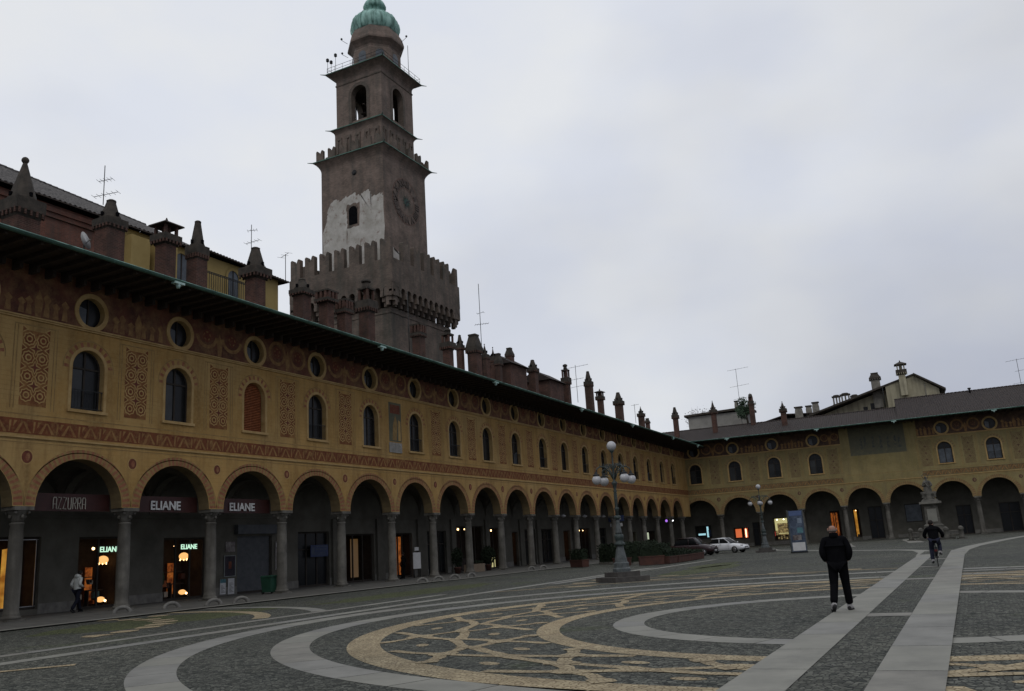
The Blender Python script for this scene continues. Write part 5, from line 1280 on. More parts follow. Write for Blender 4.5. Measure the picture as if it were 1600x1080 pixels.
b = MB(); b.box(9, 16.4, 15, 22, 0, 17.6, PALE); b.box(16.4, 24, 20.4, 26, 0, 18.2, PALE); b.build('wall', fh); r_ = MB(); verge(r_, (8.6, 17.6), (12.8, 18.6), 14.6, 22.4, .15, TILE); verge(r_, (12.8, 18.6), (17, 18.3), 14.6, 22.4, .15, TILE); fr_ = r_.build('roof', fh)
def chp(parent, x, y, zt, zh, w, kind):
    s = MB(); h = w / 2; s.box(x - h, x + h, y - h * .8, y + h * .8, 15.5, zh + (zt - zh) * .55, CHP)
    if kind == 'crown':
        for k in (-1, 0, 1): s.box(x + k * h * .75 - .1, x + k * h * .75 + .1, y - h * .8, y + h * .8, zh + (zt - zh) * .55, zt - .25, CHP)
        s.box(x - h * 1.15, x + h * 1.15, y - h, y + h, zt - .25, zt - .1, CHC); s.lathe(x, y, [(h * 1.0, zt - .1), (h * .7, zt + .1), (.05, zt + .15)], CHC, 8)
    else: s.taper(x, y, zh + (zt - zh) * .55, zt - .15, h, h * .8, h * .8, h * .7, CHP); s.box(x - h * 1.1, x + h * 1.1, y - h, y + h, zt - .15, zt, CHC)
    s.build('chimney', parent)
for (o_, t_, zt, zh, w_, kd) in [(14.9, 14.5, 19.6, 17.8, 1.09, 'box'), (15.5, 15.9, 19.69, 18.3, .85, 'box'), (15.5, 16.9, 20.1, 18.5, .95, 'box'), (21, 19.7, 21.45, 18.6, 1.12, 'crown'), (21, 21.0, 21.6, 18.5, 1.3, 'crown'), (21, 22.3, 21.2, 18.4, 1.1, 'crown')]: chp(fr_, t_, o_, zt, zh, w_, kd)
ph = thing('far_house', 'low white house with a dark roof left of the green bush', 'house', (-33.394, 118.15, 0), RA)
b = MB(); b.box(-1.5, 7.2, 12.5, 18, 0, 19.6, PALE); b.build('wall', ph); r_ = MB(); verge(r_, (-2, 19.6), (8, 19.9), 12.1, 18.4, .3, CHC); pr_ = r_.build('roof', ph); chp(pr_, 5.8, 13.5, 21.4, 19.6, .55, 'box')

# ================================================================== SHOP SIGNS, BOARDS
def fascia(y0, y1, txt, uc, w, h, zc, m, label, thin):
    t = thing('shop_sign', label, 'sign', (-34.2, 0, 0), PI / 2, None)
    b = MB(); b.box(y0, y1, .02, .08, 4.34, 5.08, MAROON); b.build('sign_board', t)
    if thin:   # tall deco capitals drawn as double tubes with flat tops
        lt = MB(); k = len(txt); cwid = w / k; lw_ = cwid * .74
        G_ = {'A': [[(0, 0), (0, .86), (.2, 1), (.8, 1), (1, .86), (1, 0)], [(0, .42), (1, .42)]], 'Z': [[(0, 1), (1, 1), (0, 0), (1, 0)]], 'U': [[(0, 1), (0, .12), (.2, 0), (.8, 0), (1, .12), (1, 1)]],
              'R': [[(0, 0), (0, 1), (.8, 1), (1, .86), (1, .62), (.8, .5), (0, .5)], [(.5, .5), (1, 0)]]}
        for i_, ch in enumerate(txt):
            xo = uc - w / 2 + i_ * cwid + (cwid - lw_) / 2
            for st_ in G_[ch]:
                for ins in (0, .15):
                    P = [(xo + (.5 + (a - .5) * (1 - ins * 1.6)) * lw_, -.02, zc - h / 2 + (.5 + (b_ - .5) * (1 - ins * .5)) * h) for a, b_ in st_]
                    lt.tube(P, .011, m, 5, sm=False)
        lt.build('lettering', t)
        return t
    o = text_mesh(txt, 1.0, .02, m, 'lettering', t, offset=(-.012 if thin else .02))
    o.rotation_euler = (PI / 2, 0, 0); o.location = (uc, -.02, zc)
    xs = [v.co.x for v in o.data.vertices]; ys = [v.co.y for v in o.data.vertices]
    o.scale = (w / (max(xs) - min(xs)), h / (max(ys) - min(ys)), 1)
    return t
fascia(23.1, 27.2, 'AZZURRA', 25.17, 1.62, .50, 4.67, LETTERD, 'dark fascia with thin cream AZZURRA lettering in the second arch from the left', True)
fascia(28.2, 32.3, 'ELIANE', 30.31, 1.78, .42, 4.63, LETTER, 'dark fascia with white ELIANE lettering, next to the AZZURRA sign', False)
fascia(33.3, 37.5, 'ELIANE', 35.36, 1.83, .42, 4.63, LETTER, 'dark fascia with white ELIANE lettering above the roller shutter', False)
for u, z, lab in ((30.45, 2.80, 'glowing greenish ELIANE lettering inside the doorway behind the walking hooded person'), (35.5, 2.80, 'glowing greenish ELIANE lettering in the lit shop with the hanging globe lamp')):
    t = thing('neon_sign', lab, 'sign', (-38.1, 0, 0), PI / 2, None)
    o = text_mesh('ELIANE', .36, .01, E_NEON, 'lettering', t, offset=.006); o.location = (u, .05, z)
    fr = MB(); fr.tube([(u - .6, .1, z + .2), (u + .6, .1, z + .2)], .012, IRON, 5); fr.tube([(u - .5, .1, z + .2), (u - .5, .1, 3.3)], .006, IRON, 4); fr.tube([(u + .5, .1, z + .2), (u + .5, .1, 3.3)], .006, IRON, 4); fr.build('hanger', t)
def board(name, label, cat, x, u, z, w, h, m, deco=None, th=.03, group=None, frame=None):
    t = thing(name, label, cat, (x, u, z), PI / 2, group)
    b = MB(); b.box(-w / 2, w / 2, 0, th, 0, h, m); b.build('panel', t)
    if frame: 
        f = MB()
        for a in ((-w / 2 - .04, -w / 2, -.04, h + .04), (w / 2, w / 2 + .04, -.04, h + .04), (-w / 2, w / 2, -.04, 0), (-w / 2, w / 2, h, h + .04)): f.box(a[0], a[1], -.012, th, a[2], a[3], frame)
        f.build('frame', t)
    if deco:
        d = MB()
        for (a, b_, c, e_, mm) in deco: d.box(a, b_, -.006, -.001, c, e_, mm)
        d.build('print', t)
    return t
LN = lambda w, z0, n, m, dz=.07, hh=.03: [(-w / 2, w / 2 - .08 * (i % 3), z0 + i * dz, z0 + i * dz + hh, m) for i in range(n)]
board('poster', 'faded reddish poster, topmost left of the roller shutter', 'poster', -37.93, 38.35, 2.44, .72, .56, POST1)
board('poster', 'framed dark poster left of the roller shutter', 'poster', -37.93, 38.33, 1.1, .8, 1.1, mat('poster_dark', (.05, .04, .05), c2=(.02, .02, .025), scale=3), frame=mat('pale_frame', (.25, .27, .26)), deco=[(-.1, .12, .4, .8, PRED)])
board('poster', 'white and teal notice at the foot of the column by the shutter', 'poster', -37.93, 37.82, .12, .42, .82, WHITE, deco=[(-.21, .21, .62, .82, POST2)] + LN(.3, .1, 6, STONE))
board('poster', 'white notice tilted beside the teal topped one under the framed poster', 'poster', -37.93, 38.45, .1, .48, .86, WHITE, deco=LN(.34, .1, 8, STONE))
board('poster', 'tall narrow white poster right of the roller shutter', 'poster', -37.93, 42.3, 1.25, .42, 1.7, POST1, deco=[(-.15, .15, 1.35, 1.6, WHITE), (-.15, .1, .1, .4, WHITE), (-.05, .15, .6, .9, WHITE)])
board('wall_sign', 'blue sign with pale lines of writing on the dark shop wall', 'sign', -37.9, 46.2, 1.9, 1.75, .75, BLUE, deco=LN(1.2, .12, 2, BLUEG, .1, .05) + [(-.4, .8, .42, .52, BLUEG), (-.8, -.5, .15, .6, BLUEG), (-.4, .8, .6, .68, BLUEG)])
mb_ = thing('menu_board', 'white menu board on dark legs with a small white header under the arches', 'sign', (-35.5, 54.0, .05), PI / 2 - .1)
b = MB(); b.box(-.42, .42, 0, .03, .62, 1.75, WHITE); b.build('panel', mb_)
b = MB(); b.box(-.22, .22, 0, .03, 1.88, 2.12, WHITE); b.build('header', mb_)
for sx in (-.38, .38): b = MB(); b.tube([(sx, .04, 0), (sx * .9, .05, 1.8)], .025, IRON, 6); b.build('leg', mb_)
b = MB(); b.tube([(0, .3, 0), (0, .05, 1.9)], .025, IRON, 6); b.build('leg', mb_)
hs_ = thing('hanging_sign', 'blue and white hanging sign under the arches just right of the near lamp post', 'sign', (-34.6, 92.6, 3.9), 0)
b = MB(); b.box(-.9, .9, -.03, .03, 0, .65, BLUE); b.box(-.6, .6, -.036, -.03, .2, .32, WHITE); b.build('panel', hs_); b = MB(); b.box(-.7, .7, -.03, .03, -.55, -.2, WHITE); b.build('lower_panel', hs_)
for sx in (-.6, .6): b = MB(); b.tube([(sx, 0, -.2), (sx, 0, 1.3)], .012, IRON, 4); b.build('hanger', hs_)
for (u, z, m, lab) in ((111.9, 4.0, E_PURP, 'round purple light hanging in the last arches before the corner'), (114.6, 4.05, glow('white_lamp', (.95, .97, 1), 2.5), 'small bright white light hanging nearest the corner')):
    t = thing('hanging_light', lab, 'lamp', (-34.9, u, z)); b = MB(); b.ball((0, 0, 0), .17 if m is E_PURP else .13, m, 10, 8); b.build('bulb', t); b = MB(); b.tube([(0, 0, .1), (0, 0, 1.6)], .012, IRON, 4); b.build('cord', t)
al0 = None
for i, u in enumerate((79.0, 84.4, 89.6)):
    t = thing('arcade_lamp', ['first of three small unlit white lamps at the column capitals, farthest left', 'second and middle of three small unlit white lamps at the column capitals', 'third small unlit white lamp at the capitals, nearest the lamp post'][i], 'lamp', (-34.9, u, 4.35), 0, 'small lamps under the arches')
    b = MB(); b.lathe(0, 0, [(.05, .28), (.28, .12), (.26, .06), (.12, -.02), (.02, -.06)], GLOBE, 12); b.build('lamp_shade', t)
    b = MB(); b.tube([(0, 0, .2), (0, 0, 1.4)], .02, IRON, 5); b.build('rod', t)

# ================================================================== LAMP POSTS
def lamp_post(label, x, y, rz, sc_=1.0):
    t = thing('street_lamp', label, 'street lamp', (x, y, 0), rz, 'five globe lamp posts')
    b = MB(); b.box(-.83, .83, -.83, .83, 0, .2, STEPM); b.box(-.55, .55, -.55, .55, .2, .40, STEPM); b.build('step_plinth', t)
    b = MB()
    b.lathe(0, 0, [(.38, .40), (.38, .52), (.32, .58), (.33, .76), (.27, .80), (.25, .95), (.155, 1.42), (.15, 1.48)], LGREY, 8, sm=False, rot=PI / 8)
    b.lathe(0, 0, [(.2, 1.48), (.24, 1.5), (.24, 1.58), (.17, 1.62), (.16, 1.72), (.20, 1.76), (.20, 1.92), (.13, 1.97)], LGREEN, 16)
    b.lathe(0, 0, [(.15, 1.97), (.14, 2.05), (.08, 2.45), (.075, 2.6)], LGREY, 16); b.lathe(0, 0, [(.13, 2.6), (.15, 2.63), (.15, 2.7), (.08, 2.75)], LGREEN, 16); b.build('base', t)
    b = MB(); b.lathe(0, 0, [(.075, 2.75), (.065, 2.95), (.10, 3.0), (.10, 3.05), (.06, 3.1), (.055, 3.72), (.08, 3.78), (.05, 3.84), (.09, 4.05), (.12, 4.1), (.12, 4.16), (.05, 4.22), (.05, 4.7), (.09, 4.8), (.06, 4.9), (.035, 5.0), (.03, 5.42), (.07, 5.48), (.12, 5.53)], LGREEN, 14)
    for k in range(8): a = 2 * PI * k / 8; b.tube([(.06 * math.cos(a), .06 * math.sin(a), 3.1), (.06 * math.cos(a), .06 * math.sin(a), 3.7)], .012, LGREEN, 5)
    b.build('pole', t)
    for k in range(4):
        a = PI / 2 * k; M = Matrix.Rotation(a, 4, 'Z'); b = MB()
        def mp_(pts): return [M @ Vector(p) for p in pts]
        b.tube(mp_([(.05, 0, 4.3), (.2, 0, 4.62), (.42, 0, 4.82), (.65, 0, 4.85), (.82, 0, 4.76), (.87, 0, 4.62)]), .028, LGREEN, 6)
        sp = [(.42 + (.19 - .012 * i) * math.cos(i * .55 - 1.6), 0, 4.6 + (.19 - .012 * i) * math.sin(i * .55 - 1.6)) for i in range(13)]; b.tube(mp_(sp), .018, LGREEN, 5)
        sp = [(.2 + (.13 - .009 * i) * math.cos(i * .6 + .5), 0, 4.85 + (.13 - .009 * i) * math.sin(i * .6 + .5)) for i in range(12)]; b.tube(mp_(sp), .015, LGREEN, 5)
        for q in range(5):
            f = q / 5; c = M @ Vector((.25 + .5 * f, 0, 4.86 - .05 * abs(f - .5))); b.mesh([c + Vector((-.05, -.03, 0)), c + Vector((.05, .03, 0)), c + Vector((.02 * (q % 2), .02, .16))], [(0, 1, 2)], LGREEN)
        b.build('arm', t)
        c = M @ Vector((.87, 0, 0)); b = MB(); b.lathe(c.x, c.y, [(.04, 4.64), (.06, 4.58), (.06, 4.55), (.15, 4.50), (.16, 4.47), (.12, 4.46)], IRON, 14); b.build('lamp_cap', t)
        b = MB(); b.ball((c.x, c.y, 4.28), .20, GLOBE, 20, 14); b.build('globe', t)
    b = MB(); b.ball((0, 0, 5.74), .21, GLOBE, 20, 14); b.build('globe', t)
    return t
lamp_post('near cast iron street lamp with five white globes on stepped stone in mid square', -13.42, 36.1, R(51))
lamp_post('far cast iron street lamp with five white globes beside the tall blue display', -16.4, 80.8, R(8))

# ================================================================== STATUE, BOLLARDS, INFO TOTEM
st = thing('statue', 'grey stone statue of a robed saint with small angels on a high pedestal', 'statue', (-3.2, 97.5, 0), RA)
b = MB(); b.box(-1.7, 1.7, -1.5, 1.5, 0, .25, STATM); b.box(-1.35, 1.35, -1.2, 1.2, .25, .5, STATM); b.taper(0, 0, .5, 1.35, 1.1, 1.0, .85, .8, STATM); b.build('stepped_base', st)
b = MB(); b.taper(0, 0, 1.35, 1.55, .9, .85, .72, .66, STATM); b.taper(0, 0, 1.55, 3.3, .66, .6, .6, .55, STATM); b.box(-.42, .42, -.625, -.58, 1.75, 3.0, GRAN); b.build('pedestal', st)
b = MB(); b.taper(0, 0, 3.3, 3.5, .62, .58, .9, .85, STATM); b.box(-.98, .98, -.92, .92, 3.5, 3.72, STONE); b.taper(0, 0, 3.72, 3.95, .8, .75, .66, .62, STATM); b.build('cornice', st)
fig = skin_mesh([(0, 0, 3.95), (.02, -.02, 4.5), (.05, -.04, 5.0), (.0, -.02, 5.45), (-.02, -.03, 5.78), (-.03, -.05, 5.9), (-.05, -.08, 6.08), (-.06, -.08, 6.22),
                 (.26, -.03, 5.65), (.40, -.18, 5.3), (.2, -.36, 5.2), (-.28, -.05, 5.62), (-.42, -.15, 5.25), (-.15, -.38, 5.4)],
                [(0, 1), (1, 2), (2, 3), (3, 4), (4, 5), (5, 6), (6, 7), (4, 8), (8, 9), (9, 10), (4, 11), (11, 12), (12, 13)],
                [(.46, .38), (.34, .3), (.3, .24), (.27, .2), (.2, .14), .08, .13, .09, .12, .12, .07, .12, .12, .07], 'saint_figure', STATM, st, 2)
b = MB(); b.lathe(-.02, -.02, [(.55, 3.95), (.5, 4.2), (.42, 4.6), (.36, 5.0), (.30, 5.3)], STATM, 10, sm=False); b.build('robe', st)
b = MB(); b.tube([(.32, -.42, 4.9), (-.05, -.45, 5.35), (-.3, -.42, 5.85)], .035, STONE, 6); b.tube([(-.38, -.42, 5.55), (.02, -.46, 5.7)], .03, STONE, 6); b.build('crucifix', st)
b = MB()
n = 16
for i in range(n): a0 = 2 * PI * i / n; a1 = 2 * PI * (i + 1) / n; b.tube([(-.06 + .26 * math.cos(a0), .06, 6.22 + .26 * math.sin(a0)), (-.06 + .26 * math.cos(a1), .06, 6.22 + .26 * math.sin(a1))], .02, IRON, 5)
for i in range(5): a = R(90 + 72 * i); b.ball((-.06 + .28 * math.cos(a), .06, 6.22 + .28 * math.sin(a)), .055, STATM, 6, 5)
b.build('halo', st)
for sx in (-1, 1):
    skin_mesh([(sx * .5, -.35, 4.0), (sx * .52, -.38, 4.35), (sx * .5, -.4, 4.55), (sx * .5, -.42, 4.72), (sx * .25, -.55, 4.5), (sx * .75, -.4, 4.6), (sx * .3, -.5, 4.05)], [(0, 1), (1, 2), (2, 3), (2, 4), (2, 5), (0, 6)], [.15, .15, .1, .12, .06, .06, .09], 'cherub', STATM, st, 2)
bol = None
for i, (x, y, lab) in enumerate([(-5.45, 98.6, 'pale stone bollard, leftmost of those round the statue'), (-4.4, 96.6, 'pale stone bollard just left of the cyclist, in front of the statue'), (-2.15, 95.6, 'pale stone bollard just right of the cyclist, in front of the statue'), (-.85, 95.2, 'pale stone bollard, rightmost of those round the statue')]):
    if bol is None:
        t = bol = thing('stone_bollard', lab, 'bollard', (x, y, 0), .3, 'stone bollards round the statue')
        b = MB(); b.box(-.36, .36, -.36, .36, 0, .1, STATM); b.lathe(0, 0, [(.27, .1), (.28, .2), (.23, .3), (.21, .85), (.27, .92), (.27, 1.0)], STATM, 12); b.build('shaft', t)
        b = MB(); b.lathe(0, 0, [(.27, 1.0), (.24, 1.08), (.12, 1.2), (.03, 1.24)], STATM, 12); b.build('cap', t)
    else: t = copy_tree(bol); t.location = (x, y, 0); t['label'] = lab
for (a, b_, lab) in (((-5.45, 98.6), (-4.4, 96.6), 'thin iron rail between the two left bollards by the statue'), ((-2.15, 95.6), (-.85, 95.2), 'thin iron rail between the two right bollards by the statue')):
    m_ = MB()
    for z in (.45, .8): m_.tube([(*a, z), (*b_, z)], .025, CHP, 6)
    tag(m_.build('iron_rail'), lab, 'rail', 'iron rails round the statue')

it = thing('info_totem', 'tall blue grey display totem with posters and a white panel at its foot', 'display stand', (-11.95, 71.3, 0), R(24))
b = MB(); b.box(-.70, .70, -.22, .22, 0, .12, IRON)
b.box(-.64, .64, -.14, .14, .12, 3.3, BLUEG); b.build('body', it)
for sx in (-1, 1): b = MB(); b.box(sx * .64 - .05 if sx < 0 else .64, (sx * .64) if sx < 0 else .69, -.17, .17, .12, 3.38, LGREY); b.build('side_rail', it)
b = MB(); b.box(-.56, .56, -.165, -.145, .18, .82, WHITE); b.build('white_panel', it)
b = MB(); b.box(-.56, .56, -.165, -.145, 2.9, 3.28, mat('blue_header', (.09, .13, .25), c2=(.07, .10, .19))); b.build('header_panel', it)
b = MB(); b.box(-.56, .56, -.16, -.146, .9, 2.84, mat('poster_blue', (.11, .14, .19), c2=(.025, .035, .055), scale=1.7, detail=3))
for (x0_, x1_, z0_, z1_, m) in ((-.5, -.05, 2.1, 2.5, BLUEG), (.0, .5, 1.55, 1.95, POST2), (-.45, .3, 1.0, 1.4, POST1), (.1, .5, 2.3, 2.7, mat('poster_slate', (.2, .24, .3)))): b.box(x0_, x1_, -.166, -.1605, z0_, z1_, m)
b.build('poster_panel', it)

it.scale = (.86, .9, .97)
# ================================================================== KERB HOOPS
hoop = None; ordn = ['near the left edge, leftmost', 'second from the left', 'third from the left', 'fourth from the left, below the shutter', 'fifth from the left, below the menu board', 'sixth from the left', 'seventh from the left', 'eighth from the left', 'ninth from the left', 'tenth and farthest']
for i, (x, y) in enumerate([(-31.3, 25.7), (-30.6, 27.6), (-29.5, 28.9), (-28.9, 29.9), (-28.95, 44.5), (-28.9, 46.2), (-28.9, 48.1), (-28.9, 50.2), (-28.9, 59.0), (-28.8, 60.8)]):
    lab = 'low half round stone guard on the kerb, ' + ordn[i]
    if hoop is None:
        b = MB(); P = [(-.32 + .32 * (1 - math.cos(PI * k / 12)), 0, .27 * math.sin(PI * k / 12) - .04) for k in range(13)]
        b.tube(P, [.10 - .03 * math.sin(PI * k / 12) for k in range(13)], HOOPS, 10); hoop = b.build('stone_wheel_guard', None, (x, y, .04), R(62)); o = hoop
    else: o = hoop.copy(); col.objects.link(o); o.location = (x, y, .04); o.rotation_euler.z = R(62 + (i * 37) % 20 - 10)
    tag(o, lab, 'kerb guard', 'half round kerb guards')

# ================================================================== BIN, PLANTERS, HEDGES
bi = thing('litter_bin', 'dark green wheeled bin with a white patch beside a column', 'bin', (-34.3, 37.75, .05), PI / 2)
b = MB(); b.taper(0, 0, .1, .88, .40, .30, .46, .36, BINM); b.build('body', bi); b = MB(); b.taper(0, 0, .885, .97, .49, .39, .44, .33, BINM); b.box(-.48, .48, -.42, -.39, .9, .96, BINM); b.build('lid', bi)
b = MB(); b.box(.12, .26, -.365, -.345, .2, .42, WHITE); b.build('sticker', bi)
for sx in (-.36, .36): b = MB(); b.mesh(*(lambda n: ([(sx - .03, .28 + .1 * math.cos(2 * PI * i / n), .1 + .1 * math.sin(2 * PI * i / n)) for i in range(n)] + [(sx + .03, .28 + .1 * math.cos(2 * PI * i / n), .1 + .1 * math.sin(2 * PI * i / n)) for i in range(n)], [tuple(range(n)), tuple(range(n, 2 * n))[::-1]] + [(i, (i + 1) % n, (i + 1) % n + n, i + n) for i in range(n)]))(10), RUB); b.build('wheel', bi)
def foliage(mb, cx, cy, cz, rx, ry, rz, n, s, m, shell=.55):
    for _ in range(n):
        while True:
            p = Vector((random.uniform(-1, 1), random.uniform(-1, 1), random.uniform(-1, 1)))
            if shell < p.length < 1: break
        p = Vector((cx + p.x * rx, cy + p.y * ry, cz + p.z * rz)) + Vector((random.gauss(0, .03), random.gauss(0, .03), random.gauss(0, .03)))
        a = Vector((random.gauss(0, 1), random.gauss(0, 1), random.gauss(0, 1))).normalized(); b_ = a.orthogonal().normalized(); q = s * random.uniform(.6, 1.4)
        mb.poly([p - a * q, p + b_ * q * .5, p + a * q, p - b_ * q * .5], m)
def hedge_box(mb, x0, x1, y0, y1, z0, z1, n, s, m):
    for _ in range(n):
        p = Vector((random.uniform(x0, x1), random.uniform(y0, y1), z0 + (z1 - z0) * random.random() ** .7 + random.uniform(-.05, .12)))
        a = Vector((random.gauss(0, 1), random.gauss(0, 1), random.gauss(0, 1))).normalized(); b_ = a.orthogonal().normalized(); q = s * random.uniform(.6, 1.4)
        mb.poly([p - a * q, p + b_ * q * .5, p + a * q, p - b_ * q * .5], m)
def planter(name, label, x, y, rz, w, d, h, hh, pot=TERR, group=None, n=700):
    t = thing(name, label, 'planter', (x, y, 0), rz, group)
    b = MB(); b.taper(0, 0, .03, h, w / 2 - .04, d / 2 - .04, w / 2, d / 2, pot); b.taper(0, 0, h, h + .06, w / 2 + .03, d / 2 + .03, w / 2 + .03, d / 2 + .03, pot); b.build('trough', t)
    b = MB(); hedge_box(b, -w / 2, w / 2, -d / 2, d / 2, h + .05, h + hh, n, .07, LEAF); b.box(-w / 2 + .1, w / 2 - .1, -d / 2 + .08, d / 2 - .08, h, h + hh * .75, LEAF); b.build('shrub', t)
    return t
G = 'terracotta planters round the cafe terrace'
planter('planter', 'long terracotta planter with a dark shrub, leftmost, in front of the columns', -26.1, 61.4, R(-38), 1.9, .6, .5, .75, group=G)
planter('planter', 'terracotta planter with a tall dark shrub directly left of the near lamp base', -22.0, 59.4, R(-20), 1.2, .6, .5, .8, group=G)
planter('planter', 'long terracotta planter directly right of the near lamp base', -19.4, 58.0, R(25), 1.7, .6, .55, .8, group=G)
pl_pos = [(-18.6, 59.5), (-18.6, 61.6), (-18.7, 63.7), (-18.8, 65.8), (-19.0, 67.9)]
od = ['nearest in the row of five leading to the cars', 'second in the row of five leading to the cars', 'middle one in the row of five leading to the cars', 'fourth in the row of five leading to the cars', 'farthest in the row of five, next to the maroon car']
for i, (x, y) in enumerate(pl_pos): planter('planter', 'terracotta planter, ' + od[i], x, y, PI / 2, 1.9, .6, .45, [.5, .45, .35, .25, .2][i], group=G, n=[600, 550, 450, 300, 250][i])
G2 = 'dark clipped hedges of the cafe terrace'
for i, (x, y, w, h_, lab) in enumerate([(-24.8, 66, 4.5, 1.5, 'tall dark clipped hedge behind the leftmost planter'), (-21.6, 62.3, 2.6, 1.55, 'tall dark clipped hedge just behind the near lamp'), (-21.0, 64.5, 4.0, 1.3, 'dark clipped hedge behind the row of five planters'), (-23.4, 69.5, 4.0, 1.2, 'dark clipped hedge standing farthest left behind the row of planters')]):
    t = thing('hedge', lab, 'hedge', (x, y, 0), [R(-35), R(10), PI / 2, PI / 2][i], G2); b = MB(); hedge_box(b, -w / 2, w / 2, -.4, .4, .1, h_, 1500, .09, LEAF); b.box(-w / 2 + .1, w / 2 - .1, -.3, .3, 0, h_ - .15, LEAF); b.build('foliage', t)
    b = MB(); b.box(-w / 2 + .05, w / 2 - .05, -.34, .34, 0, .18, STONE); b.build('trough', t)
def potted(label, x, y, r, h, n=900):
    t = thing('potted_shrub', label, 'potted plant', (x, y, .05), 0, 'dark potted shrubs at the cafe door')
    b = MB(); b.lathe(0, 0, [(.2, 0), (.27, .4), (.3, .42), (.3, .48)], TERR, 12); b.build('pot', t)
    b = MB(); foliage(b, 0, 0, .5 + (h - .5) * .52, r, r, (h - .5) * .55, n, .08, LEAF, .3); b.build('foliage', t); b = MB(); b.tube([(0, 0, .4), (0, 0, h * .8)], [.04, .02], TWIG, 6); b.build('stem', t)
potted('dark bushy potted shrub at the left side of the cafe front', -35.2, 59.1, .42, 1.85); potted('wide dark potted shrub at the right side of the cafe front', -35.2, 64.0, .62, 1.85, 1300)
t = thing('cafe_planter', 'low tan planter box between the two dark shrubs by the cafe', 'planter', (-34.8, 61.0, .05), PI / 2)
b = MB(); b.box(-1.3, 1.3, -.2, .2, .0, .62, mat('tan_box', (.22, .17, .12), c2=(.17, .13, .09))); b.build('trough', t); b = MB(); hedge_box(b, -1.25, 1.25, -.17, .17, .6, .8, 300, .06, LEAF); b.build('shrub', t)

